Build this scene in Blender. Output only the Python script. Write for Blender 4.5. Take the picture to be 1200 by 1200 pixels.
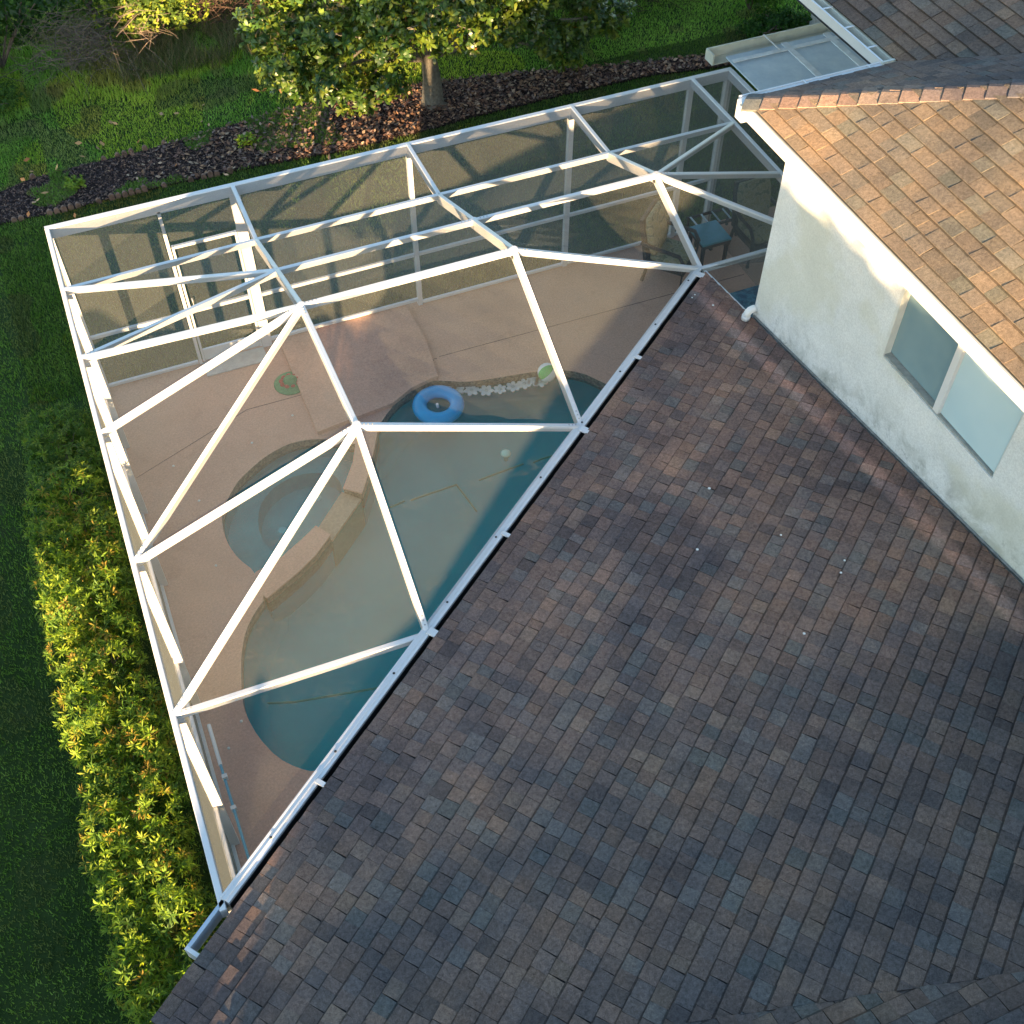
import bpy, bmesh, math, random
import numpy as np
from mathutils import Vector, Matrix
from mathutils.geometry import tessellate_polygon

sc = bpy.context.scene
for o in list(bpy.data.objects):
    bpy.data.objects.remove(o)
R = math.radians
random.seed(7)
rng = np.random.default_rng(7)
COL = sc.collection

# ------------------------------------------------------------------ camera
cam = bpy.data.cameras.new('camera')
camo = bpy.data.objects.new('camera', cam)
COL.objects.link(camo)
cr = Vector((0.924065, -0.382234, 0.001033)); cu = Vector((0.29667, 0.718907, 0.628617)); cf = Vector((0.241021, 0.580577, -0.777714))
M = Matrix((( cr.x, cu.x, -cf.x), (cr.y, cu.y, -cf.y), (cr.z, cu.z, -cf.z)))
camo.matrix_world = Matrix.Translation((0.7676, -12.2158, 10.9697)) @ M.to_4x4()
cam.sensor_width = 36; cam.lens = 1358.69 / 1200 * 36
cam.clip_start = 0.1; cam.clip_end = 600
sc.camera = camo

# ------------------------------------------------------------------ sky + sun
SUN_EL = 6.0
SUN_AZ = 205.0                      # clockwise from +Y
w = bpy.data.worlds.new('World'); sc.world = w; w.use_nodes = True
nt = w.node_tree
sky = nt.nodes.new('ShaderNodeTexSky'); sky.sky_type = 'NISHITA'; sky.sun_disc = False
sky.ozone_density = 1.5; sky.dust_density = 0.4; sky.air_density = 1.0
sky.sun_elevation = R(SUN_EL); sky.sun_rotation = R(SUN_AZ)
nt.links.new(sky.outputs[0], nt.nodes['Background'].inputs[0])
nt.nodes['Background'].inputs[1].default_value = 0.075
sl = bpy.data.lights.new('sun', 'SUN'); sl.energy = 3.8; sl.angle = R(0.4); sl.color = (1.0, 0.68, 0.36)
so = bpy.data.objects.new('sun', sl); COL.objects.link(so)
sdir = Vector((math.sin(R(SUN_AZ)) * math.cos(R(SUN_EL)), math.cos(R(SUN_AZ)) * math.cos(R(SUN_EL)), math.sin(R(SUN_EL))))
so.rotation_euler = sdir.to_track_quat('Z', 'Y').to_euler()
so.location = sdir * 40
sc.view_settings.view_transform = 'Standard'; sc.view_settings.look = 'None'
sc.view_settings.exposure = 3.2; sc.view_settings.gamma = 1.0
sc.view_settings.use_curve_mapping = False
sc.cycles.transparent_max_bounces = 32
sc.cycles.max_bounces = 8

# ------------------------------------------------------------------ helpers
def tag(o, label=None, cat=None, group=None, kind=None):
    if label: o['label'] = label
    if cat: o['category'] = cat
    if group: o['group'] = group
    if kind: o['kind'] = kind
    return o

def empty(name, loc=(0, 0, 0)):
    o = bpy.data.objects.new(name, None); o.location = loc; o.empty_display_size = 0.2
    COL.objects.link(o); return o

def mk(name, verts, faces, mat=None, parent=None, cols=None, smooth=False):
    me = bpy.data.meshes.new(name)
    me.from_pydata([tuple(v) for v in verts], [], faces)
    if cols is not None:
        a = me.color_attributes.new('Col', 'FLOAT_COLOR', 'POINT')
        a.data.foreach_set('color', np.array([(c[0], c[1], c[2], 1.0) for c in cols], dtype=np.float32).ravel())
    if mat: me.materials.append(mat)
    if smooth:
        me.polygons.foreach_set('use_smooth', [True] * len(me.polygons))
    me.update()
    o = bpy.data.objects.new(name, me); COL.objects.link(o)
    if parent:
        o.parent = parent
        o.matrix_parent_inverse = wm(parent).inverted()
    return o

def wm(o):
    m = Matrix.Translation(o.location) @ o.rotation_euler.to_matrix().to_4x4()
    if o.parent: return wm(o.parent) @ o.matrix_parent_inverse @ m
    return m

def mknp(name, V, F, mat, cols=None, parent=None, smooth=False):
    """V (n,3) F (m,k) arrays"""
    me = bpy.data.meshes.new(name)
    k = F.shape[1]
    me.vertices.add(len(V)); me.vertices.foreach_set('co', np.asarray(V, np.float32).ravel())
    me.loops.add(F.size); me.loops.foreach_set('vertex_index', F.astype(np.int32).ravel())
    me.polygons.add(len(F)); me.polygons.foreach_set('loop_start', np.arange(0, F.size, k, dtype=np.int32))
    me.polygons.foreach_set('loop_total', np.full(len(F), k, dtype=np.int32))
    if smooth: me.polygons.foreach_set('use_smooth', np.ones(len(F), dtype=bool))
    me.update(calc_edges=True)
    if cols is not None:
        a = me.color_attributes.new('Col', 'FLOAT_COLOR', 'POINT')
        c4 = np.ones((len(V), 4), np.float32); c4[:, :3] = cols
        a.data.foreach_set('color', c4.ravel())
    me.materials.append(mat)
    o = bpy.data.objects.new(name, me); COL.objects.link(o)
    if parent:
        o.parent = parent; o.matrix_parent_inverse = wm(parent).inverted()
    return o

def srgb(r, g, b):
    f = lambda c: (c / 255) / 12.92 if c / 255 <= 0.04045 else ((c / 255 + 0.055) / 1.055) ** 2.4
    return (f(r), f(g), f(b))

class NT:
    def __init__(s, name, rough=0.6, spec=0.5):
        s.m = bpy.data.materials.new(name); s.m.use_nodes = True
        s.t = s.m.node_tree; s.b = s.t.nodes['Principled BSDF']
        s.b.inputs['Roughness'].default_value = rough
        s.b.inputs['Specular IOR Level'].default_value = spec
        s.co = s.t.nodes.new('ShaderNodeTexCoord').outputs['Object']
    def n(s, t, **kw):
        x = s.t.nodes.new(t)
        for k, v in kw.items(): setattr(x, k, v)
        return x
    def l(s, a, b): s.t.links.new(a, b)
    def noise(s, scale, detail=4, rough=0.55, vec=None, dist=0.0):
        x = s.n('ShaderNodeTexNoise'); x.inputs['Scale'].default_value = scale
        x.inputs['Detail'].default_value = detail; x.inputs['Roughness'].default_value = rough
        x.inputs['Distortion'].default_value = dist
        s.l(vec if vec is not None else s.co, x.inputs['Vector']); return x.outputs['Fac']
    def ramp(s, fac, stops):
        x = s.n('ShaderNodeValToRGB'); e = x.color_ramp.elements
        while len(e) < len(stops): e.new(0.5)
        for i, (p, c) in enumerate(stops):
            e[i].position = p; e[i].color = (c[0], c[1], c[2], 1) if not isinstance(c, (int, float)) else (c, c, c, 1)
        s.l(fac, x.inputs[0]); return x.outputs[0]
    def mix(s, fac, a, b, mode='MIX'):
        x = s.n('ShaderNodeMix', data_type='RGBA', blend_type=mode)
        for sock, v in ((x.inputs[0], fac), (x.inputs[6], a), (x.inputs[7], b)):
            if isinstance(v, (int, float)): sock.default_value = v
            elif isinstance(v, tuple): sock.default_value = (*v, 1)
            else: s.l(v, sock)
        return x.outputs[2]
    def math(s, op, a, b=None):
        x = s.n('ShaderNodeMath', operation=op)
        for sock, v in ((x.inputs[0], a), (x.inputs[1], b)):
            if v is None: continue
            if isinstance(v, (int, float)): sock.default_value = v
            else: s.l(v, sock)
        return x.outputs[0]
    def color(s, c):
        if isinstance(c, tuple): s.b.inputs['Base Color'].default_value = (*c, 1)
        else: s.l(c, s.b.inputs['Base Color'])
    def bump(s, fac, strength=0.3, dist=0.01):
        x = s.n('ShaderNodeBump'); x.inputs['Strength'].default_value = strength; x.inputs['Distance'].default_value = dist
        s.l(fac, x.inputs['Height']); s.l(x.outputs[0], s.b.inputs['Normal'])
    def attr(s, name='Col'):
        x = s.n('ShaderNodeAttribute'); x.attribute_name = name; return x.outputs['Color']

def simple(name, c, rough=0.6, var=0.12, scale=8, spec=0.5, bump=0.0, bs=60, metal=0.0):
    m = NT(name, rough, spec)
    d = tuple(x * (1 - var) for x in c); l = tuple(min(1, x * (1 + var)) for x in c)
    m.color(m.ramp(m.noise(scale), [(0.3, d), (0.7, l)]))
    if bump: m.bump(m.noise(bs), bump, 0.01)
    m.b.inputs['Metallic'].default_value = metal
    return m.m

# ------------------------------------------------------------------ materials
def shingle_mat():
    m = NT('shingle_granules', 0.92, 0.25)
    col = m.attr()
    grain = m.ramp(m.noise(230, 3, 0.7), [(0.3, 0.45), (0.7, 1.55)])
    blot = m.ramp(m.noise(1.1, 5, 0.6), [(0.35, (0.72, 0.76, 0.84)), (0.5, (0.98, 0.98, 1.0)), (0.68, (1.28, 1.18, 1.08))])
    streak = m.ramp(m.noise(38, 5, 0.75), [(0.3, 0.62), (0.7, 1.36)])
    c = m.mix(1.0, m.mix(1.0, m.mix(1.0, col, grain, 'MULTIPLY'), blot, 'MULTIPLY'), streak, 'MULTIPLY')
    big = m.ramp(m.noise(0.55, 6, 0.62, dist=0.4), [(0.38, (0.74, 0.77, 0.82)), (0.52, (1.0, 1.0, 1.0)), (0.66, (1.16, 1.09, 1.03))])
    c = m.mix(1.0, c, big, 'MULTIPLY')
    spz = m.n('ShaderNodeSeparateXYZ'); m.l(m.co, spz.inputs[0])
    # light falloff and some staining painted into the colour, darker away from the wall
    falloff = m.n('ShaderNodeMapRange'); falloff.interpolation_type = 'SMOOTHSTEP'
    m.l(m.math('ADD', spz.outputs[1], m.math('MULTIPLY', m.noise(0.7, 5, 0.65), 3.5)), falloff.inputs[0])
    for k_, v_ in ((1, -9.0), (2, -4.2), (3, 0.0), (4, 1.0)): falloff.inputs[k_].default_value = v_
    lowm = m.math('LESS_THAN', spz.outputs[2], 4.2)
    c = m.mix(lowm, c, m.mix(1.0, c, m.mix(falloff.outputs[0], (0.74, 0.79, 0.83), (1.40, 1.22, 1.15)), 'MULTIPLY'))
    # strip washed clean by the drip line of the eave above, redder shingles between it and the wall
    sp = m.n('ShaderNodeSeparateXYZ'); m.l(m.co, sp.inputs[0])
    wob = m.math('ADD', sp.outputs[0], m.math('MULTIPLY', m.noise(2.5, 4), 0.05))
    low = m.math('LESS_THAN', sp.outputs[2], 4.2)
    mr = m.n('ShaderNodeMapRange'); mr.interpolation_type = 'SMOOTHSTEP'; m.l(m.math('ABSOLUTE', m.math('SUBTRACT', wob, 6.425)), mr.inputs[0])
    for k_, v_ in ((1, 0.03), (2, 0.11), (3, 1.0), (4, 0.0)): mr.inputs[k_].default_value = v_
    m2 = m.n('ShaderNodeMapRange'); m2.interpolation_type = 'SMOOTHSTEP'; m.l(wob, m2.inputs[0])
    for k_, v_ in ((1, 6.30), (2, 6.50), (3, 0.0), (4, 1.0)): m2.inputs[k_].default_value = v_
    c = m.mix(m.math('MULTIPLY', m.math('MULTIPLY', mr.outputs[0], low), 0.8), c, m.mix(1.0, c, (2.0, 1.8, 1.72), 'MULTIPLY'))
    c = m.mix(m.math('MULTIPLY', m2.outputs[0], low), c, m.mix(1.0, c, (1.08, .99, .95), 'MULTIPLY'))
    m.color(c)
    m.bump(m.noise(260, 3, 0.8), 0.55, 0.006)
    return m.m
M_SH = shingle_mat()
M_FELT = simple('roof_felt', (0.015, 0.015, 0.017), 0.9, bump=0.2)

def white_metal():
    m = NT('white_aluminium', 0.38, 0.5)
    n1 = m.noise(3.0, 5, 0.6); n2 = m.noise(45, 4, 0.6)
    c = m.mix(m.ramp(n1, [(0.45, 0.0), (0.75, 0.35)]), (0.68, 0.68, 0.685), (0.56, 0.555, 0.53))
    c = m.mix(m.ramp(n2, [(0.60, 0.0), (0.72, 0.25)]), c, (0.45, 0.44, 0.40))
    m.color(c); m.bump(n2, 0.05, 0.003)
    return m.m
M_WH = white_metal()

def stucco():
    m = NT('cream_stucco', 0.85, 0.3)
    sp = m.n('ShaderNodeSeparateXYZ'); m.l(m.co, sp.inputs[0])
    base = m.mix(m.ramp(m.noise(2.2, 6, 0.6), [(0.35, 0.0), (0.7, 1.0)]), (0.77, 0.775, 0.76), (0.67, 0.68, 0.67))
    fine = m.ramp(m.noise(60, 4, 0.7), [(0.35, 0.86), (0.65, 1.08)])
    c = m.mix(1.0, base, fine, 'MULTIPLY')
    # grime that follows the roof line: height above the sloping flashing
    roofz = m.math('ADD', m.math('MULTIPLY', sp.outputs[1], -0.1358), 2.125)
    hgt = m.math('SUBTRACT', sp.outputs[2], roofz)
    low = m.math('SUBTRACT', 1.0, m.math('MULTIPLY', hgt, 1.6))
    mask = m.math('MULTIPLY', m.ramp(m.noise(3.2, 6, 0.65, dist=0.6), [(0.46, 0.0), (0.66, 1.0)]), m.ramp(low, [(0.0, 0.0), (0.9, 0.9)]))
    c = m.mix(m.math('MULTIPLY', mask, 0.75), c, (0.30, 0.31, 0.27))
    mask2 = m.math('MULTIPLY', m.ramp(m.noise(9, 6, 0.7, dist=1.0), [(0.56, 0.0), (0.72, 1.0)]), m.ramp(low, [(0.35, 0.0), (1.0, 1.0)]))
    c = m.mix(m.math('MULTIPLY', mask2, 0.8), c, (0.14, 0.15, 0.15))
    c = m.mix(m.math('MULTIPLY', m.ramp(m.noise(1.1, 3), [(0.52, 0.0), (0.62, 0.35)]), 1.0), c, (0.60, 0.58, 0.42))
    m.color(c); m.bump(m.noise(85, 4, 0.75), 0.35, 0.008)
    return m.m
M_ST = stucco()
M_FASCIA = simple('fascia_paint', (0.64, 0.63, 0.60), 0.6, 0.08, 5, bump=0.06, bs=30)

def deck_mat():
    m = NT('acrylic_pool_deck', 0.8, 0.3)
    a = m.ramp(m.noise(0.9, 5, 0.6), [(0.3, (0.50, 0.29, 0.205)), (0.55, (0.60, 0.355, 0.25)), (0.75, (0.53, 0.33, 0.245))])
    b = m.ramp(m.noise(40, 4, 0.75), [(0.35, 0.82), (0.65, 1.12)])
    st = m.ramp(m.noise(4, 7, 0.7, dist=0.5), [(0.55, (1, 1, 1)), (0.72, (0.84, 0.80, 0.80))])
    m.color(m.mix(1.0, m.mix(1.0, a, b, 'MULTIPLY'), st, 'MULTIPLY'))
    m.bump(m.noise(70, 4, 0.7), 0.3, 0.006)
    return m.m
M_DECK = deck_mat()

def screen_mat():
    m = bpy.data.materials.new('insect_screen_mesh'); m.use_nodes = True
    t = m.node_tree; t.nodes.clear()
    out = t.nodes.new('ShaderNodeOutputMaterial'); mx = t.nodes.new('ShaderNodeMixShader')
    tr = t.nodes.new('ShaderNodeBsdfTransparent')
    df = t.nodes.new('ShaderNodeBsdfDiffuse'); tl = t.nodes.new('ShaderNodeBsdfTranslucent')
    df.inputs[0].default_value = (0.155, 0.160, 0.145, 1); tl.inputs[0].default_value = (0.078, 0.084, 0.080, 1)
    ad = t.nodes.new('ShaderNodeAddShader')
    t.links.new(df.outputs[0], ad.inputs[0]); t.links.new(tl.outputs[0], ad.inputs[1])
    g = t.nodes.new('ShaderNodeNewGeometry')
    dp = t.nodes.new('ShaderNodeVectorMath'); dp.operation = 'DOT_PRODUCT'
    t.links.new(g.outputs['Incoming'], dp.inputs[0]); t.links.new(g.outputs['True Normal'], dp.inputs[1])
    def mt(op, a, b=None):
        x = t.nodes.new('ShaderNodeMath'); x.operation = op
        for s_, v in ((x.inputs[0], a), (x.inputs[1], b)):
            if v is None: continue
            if isinstance(v, (int, float)): s_.default_value = v
            else: t.links.new(v, s_)
        return x.outputs[0]
    c = mt('MAXIMUM', mt('ABSOLUTE', dp.outputs['Value']), 0.12)
    tc = t.nodes.new('ShaderNodeTexCoord'); nz = t.nodes.new('ShaderNodeTexNoise'); nz.inputs['Scale'].default_value = 55; nz.inputs['Detail'].default_value = 3
    t.links.new(tc.outputs['Object'], nz.inputs['Vector'])
    nz2 = t.nodes.new('ShaderNodeTexNoise'); nz2.inputs['Scale'].default_value = 1.3; t.links.new(tc.outputs['Object'], nz2.inputs['Vector'])
    base = mt('SUBTRACT', 0.93, mt('ADD', mt('MULTIPLY', nz.outputs['Fac'], 0.11), mt('MULTIPLY', nz2.outputs['Fac'], 0.09)))
    T = mt('POWER', base, mt('DIVIDE', 1.0, c))          # openness of the weave, thicker at a slant
    t.links.new(T, mx.inputs[0]); t.links.new(ad.outputs[0], mx.inputs[1]); t.links.new(tr.outputs[0], mx.inputs[2])
    t.links.new(mx.outputs[0], out.inputs[0])
    return m
M_SCR = screen_mat()

def leaf_mat(name, rough=0.45, trans=0.35, spec=0.5):
    m = NT(name, rough, spec)
    c = m.attr()
    c = m.mix(1.0, c, m.ramp(m.noise(30, 3), [(0.3, 0.8), (0.7, 1.2)]), 'MULTIPLY')
    m.color(c)
    tl = m.n('ShaderNodeBsdfTranslucent'); m.l(m.mix(1.0, c, (1.5, 1.6, 0.7), 'MULTIPLY'), tl.inputs[0])
    mx = m.n('ShaderNodeMixShader'); mx.inputs[0].default_value = trans
    m.l(m.b.outputs[0], mx.inputs[1]); m.l(tl.outputs[0], mx.inputs[2])
    m.l(mx.outputs[0], m.t.nodes['Material Output'].inputs[0])
    return m.m
M_LEAF = leaf_mat('leaf', 0.6, 0.38, 0.25)
M_GLOSSLEAF = leaf_mat('glossy_leaf', 0.36, 0.25, 0.5)
M_GRASS = leaf_mat('grass_blade', 0.55, 0.3)
M_BARK = simple('bark', (0.19, 0.17, 0.14), 0.9, 0.35, 22, bump=0.6, bs=35)
M_TWIG = simple('dry_twig', (0.14, 0.105, 0.08), 0.9, 0.3, 12)
M_DIRTCOL = NT('litter', 0.9, 0.2); M_DIRTCOL.color(M_DIRTCOL.attr()); M_LITTER = M_DIRTCOL.m

def lawn_soil():
    m = NT('lawn_soil', 0.95, 0.2)
    m.color(m.ramp(m.noise(1.6, 8, 0.7), [(0.3, (0.022, 0.045, 0.010)), (0.55, (0.035, 0.065, 0.015)), (0.8, (0.05, 0.052, 0.022))]))
    m.bump(m.noise(30, 5, 0.7), 0.8, 0.03); return m.m
M_SOIL = lawn_soil()
def mulch_soil():
    m = NT('bark_mulch', 0.95, 0.2)
    m.color(m.ramp(m.noise(25, 6, 0.8), [(0.3, (0.012, 0.008, 0.010)), (0.55, (0.04, 0.024, 0.022)), (0.75, (0.085, 0.05, 0.038))]))
    m.bump(m.noise(45, 6, 0.8), 1.0, 0.05); return m.m
M_MULCH = mulch_soil()

def plaster():
    m = NT('pool_plaster', 0.7, 0.3)
    m.color(m.ramp(m.noise(1.3, 6, 0.65), [(0.3, (0.0, 0.40, 0.42)), (0.7, (0.0, 0.48, 0.49))]))
    return m.m
M_PLAS = plaster()
M_SPAPL = simple('spa_plaster', (0.16, 0.44, 0.47), 0.7, 0.15, 3)
def tileband():
    m = NT('waterline_mosaic', 0.35, 0.5)
    v = m.n('ShaderNodeTexVoronoi'); v.inputs['Scale'].default_value = 38; m.l(m.co, v.inputs['Vector'])
    m.color(m.mix(0.75, (0.12, 0.09, 0.06), m.ramp(v.outputs['Color'], [(0.2, (0.05, 0.045, 0.04)), (0.5, (0.16, 0.12, 0.08)), (0.8, (0.26, 0.22, 0.16))])))
    return m.m
M_TILE = tileband()

def water_mat():
    m = bpy.data.materials.new('pool_water'); m.use_nodes = True
    t = m.node_tree; t.nodes.clear()
    out = t.nodes.new('ShaderNodeOutputMaterial'); mx = t.nodes.new('ShaderNodeMixShader')
    tr = t.nodes.new('ShaderNodeBsdfTransparent'); tr.inputs[0].default_value = (0.22, 0.94, 0.95, 1)
    gl = t.nodes.new('ShaderNodeBsdfGlossy'); gl.inputs['Roughness'].default_value = 0.02
    fr = t.nodes.new('ShaderNodeFresnel'); fr.inputs['IOR'].default_value = 1.33
    tc = t.nodes.new('ShaderNodeTexCoord'); nz = t.nodes.new('ShaderNodeTexNoise'); nz.inputs['Scale'].default_value = 3.5
    t.links.new(tc.outputs['Object'], nz.inputs['Vector'])
    bp = t.nodes.new('ShaderNodeBump'); bp.inputs['Strength'].default_value = 0.12; bp.inputs['Distance'].default_value = 0.05
    t.links.new(nz.outputs['Fac'], bp.inputs['Height'])
    t.links.new(bp.outputs[0], gl.inputs['Normal']); t.links.new(bp.outputs[0], fr.inputs['Normal'])
    t.links.new(fr.outputs[0], mx.inputs[0]); t.links.new(tr.outputs[0], mx.inputs[1]); t.links.new(gl.outputs[0], mx.inputs[2])
    t.links.new(mx.outputs[0], out.inputs[0]); return m
M_WATER = water_mat()

# ------------------------------------------------------------------ geometry helpers
def box_between(name, A, B, w, d, mat, parent, up=Vector((0, 0, 1)), drop=True, ext=0.0):
    """beam from A to B: width w across, depth d; top face flush at A-B when drop"""
    A = Vector(A); B = Vector(B); a = (B - A).normalized()
    A = A - a * ext; B = B + a * ext
    s = a.cross(up)
    if s.length < 1e-3: s = Vector((1, 0, 0))
    s.normalize(); u = s.cross(a).normalized()
    t0, t1 = (-d, 0) if drop else (-d / 2, d / 2)
    vs = []
    bv = min(0.006, w * 0.15)
    prof = [(-w / 2 + bv, t0), (w / 2 - bv, t0), (w / 2, t0 + bv), (w / 2, t1 - bv), (w / 2 - bv, t1), (-w / 2 + bv, t1), (-w / 2, t1 - bv), (-w / 2, t0 + bv)]
    for P in (A, B):
        for x, z in prof: vs.append(P + s * x + u * z)
    f = [tuple(reversed(range(8))), tuple(range(8, 16))]
    for i in range(8): j = (i + 1) % 8; f.append((i, j, j + 8, i + 8))
    return mk(name, vs, f, mat, parent)

def boxv(x0, x1, y0, y1, z0, z1):
    v = [(x, y, z) for z in (z0, z1) for (x, y) in ((x0, y0), (x1, y0), (x1, y1), (x0, y1))]
    f = [(3, 2, 1, 0), (4, 5, 6, 7), (0, 1, 5, 4), (1, 2, 6, 5), (2, 3, 7, 6), (3, 0, 4, 7)]
    return v, f
def box(name, x0, x1, y0, y1, z0, z1, mat, parent=None):
    v, f = boxv(x0, x1, y0, y1, z0, z1); return mk(name, v, f, mat, parent)

class MB:
    def __init__(s): s.v = []; s.f = []
    def add(s, v, f):
        n = len(s.v); s.v += [Vector(p) for p in v]; s.f += [tuple(i + n for i in q) for q in f]; return s
    def box(s, *a): return s.add(*boxv(*a))
    def bar(s, A, B, w, d=None, up=Vector((0, 0, 1))):
        A = Vector(A); B = Vector(B); d = d or w; a = (B - A).normalized(); sd = a.cross(up)
        if sd.length < 1e-3: sd = Vector((1, 0, 0))
        sd.normalize(); u = sd.cross(a)
        v = [P + sd * x * w / 2 + u * z * d / 2 for P in (A, B) for x, z in ((-1, -1), (1, -1), (1, 1), (-1, 1))]
        return s.add(v, [(3, 2, 1, 0), (4, 5, 6, 7), (0, 1, 5, 4), (1, 2, 6, 5), (2, 3, 7, 6), (3, 0, 4, 7)])
    def tube(s, pts, r, n=8, r1=None):
        pts = [Vector(p) for p in pts]; rings = []
        for i, p in enumerate(pts):
            a = (pts[min(i + 1, len(pts) - 1)] - pts[max(i - 1, 0)]).normalized()
            sd = a.cross(Vector((0, 0, 1)))
            if sd.length < 1e-3: sd = Vector((1, 0, 0))
            sd.normalize(); u = sd.cross(a)
            rr = r if r1 is None else r + (r1 - r) * i / (len(pts) - 1)
            rings.append([p + (sd * math.cos(t) + u * math.sin(t)) * rr for t in [k * 2 * math.pi / n for k in range(n)]])
        v = [q for g in rings for q in g]; f = []
        for i in range(len(pts) - 1):
            for k in range(n):
                k2 = (k + 1) % n; f.append((i * n + k, i * n + k2, (i + 1) * n + k2, (i + 1) * n + k))
        f.append(tuple(reversed(range(n)))); f.append(tuple(range((len(pts) - 1) * n, len(pts) * n)))
        return s.add(v, f)
    def lathe(s, prof, c, n=24, closed=False):
        c = Vector(c); v = []; f = []
        for r, z in prof:
            for k in range(n): t = k * 2 * math.pi / n; v.append(c + Vector((r * math.cos(t), r * math.sin(t), z)))
        m = len(prof)
        for i in range(m if closed else m - 1):
            j = (i + 1) % m
            for k in range(n): k2 = (k + 1) % n; f.append((i * n + k, i * n + k2, j * n + k2, j * n + k))
        return s.add(v, f)
    def build(s, name, mat, parent=None, smooth=False, cols=None): return mk(name, s.v, s.f, mat, parent, cols, smooth)

def prism(name, poly, z0, z1, mat, parent=None):
    n = len(poly)
    v = [(p[0], p[1], z0) for p in poly] + [(p[0], p[1], z1) for p in poly]
    tri = tessellate_polygon([[Vector((p[0], p[1], 0)) for p in poly]])
    ar = sum(poly[i][0] * poly[(i + 1) % n][1] - poly[(i + 1) % n][0] * poly[i][1] for i in range(n))
    f = []
    for t in tri:
        a, b, c = t
        ccw = ((poly[b][0] - poly[a][0]) * (poly[c][1] - poly[a][1]) - (poly[c][0] - poly[a][0]) * (poly[b][1] - poly[a][1])) > 0
        f.append((a + n, b + n, c + n) if ccw else (a + n, c + n, b + n))
        f.append((c, b, a) if ccw else (b, c, a))
    for i in range(n):
        j = (i + 1) % n
        f.append((i, j, j + n, i + n) if ar > 0 else (j, i, i + n, j + n))
    return mk(name, v, f, mat, parent)

def sheet_holes(name, outer, holes, z, mat, parent=None):
    loops = [outer] + holes; pts = [p for l in loops for p in l]
    tri = tessellate_polygon([[Vector((p[0], p[1], 0)) for p in l] for l in loops])
    f = []
    for a, b, c in tri:
        ccw = ((pts[b][0] - pts[a][0]) * (pts[c][1] - pts[a][1]) - (pts[c][0] - pts[a][0]) * (pts[b][1] - pts[a][1])) > 0
        f.append((a, b, c) if ccw else (a, c, b))
    return mk(name, [(p[0], p[1], z) for p in pts], f, mat, parent)

def smooth_loop(pts, it=2):
    pts = [Vector((p[0], p[1])) for p in pts]
    for _ in range(it):
        q = []
        for i in range(len(pts)):
            a = pts[i]; b = pts[(i + 1) % len(pts)]; q += [a * 0.75 + b * 0.25, a * 0.25 + b * 0.75]
        pts = q
    return [(p.x, p.y) for p in pts]

def clip(poly, planes):
    """poly list of (x,y); planes (a,b,c) keep a x + b y <= c"""
    for a, b, c in planes:
        out = []
        for i in range(len(poly)):
            p = poly[i]; q = poly[(i + 1) % len(poly)]
            dp = a * p[0] + b * p[1] - c; dq = a * q[0] + b * q[1] - c
            if dp <= 0: out.append(p)
            if dp * dq < 0:
                t = dp / (dp - dq); out.append((p[0] + (q[0] - p[0]) * t, p[1] + (q[1] - p[1]) * t))
        poly = out
        if len(poly) < 3: return []
    return poly

PAL = [((0.168, 0.118, 0.096), 26), ((0.145, 0.110, 0.096), 26), ((0.190, 0.132, 0.102), 14), ((0.124, 0.106, 0.100), 18), ((0.142, 0.132, 0.122), 10), ((0.112, 0.118, 0.112), 5), ((0.205, 0.150, 0.115), 6), ((0.100, 0.084, 0.080), 8)]
PALF = [c for c, k in PAL for _ in range(k)]

PMEAN = [sum(c[q] for c in PALF) / len(PALF) for q in range(3)]
def to_px(P):
    d = Vector(P) - Vector((0.7676, -12.2158, 10.9697)); z = d.dot(cf)
    return (600 + 1358.69 * d.dot(cr) / z, 600 - 1358.69 * d.dot(cu) / z, z)

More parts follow.
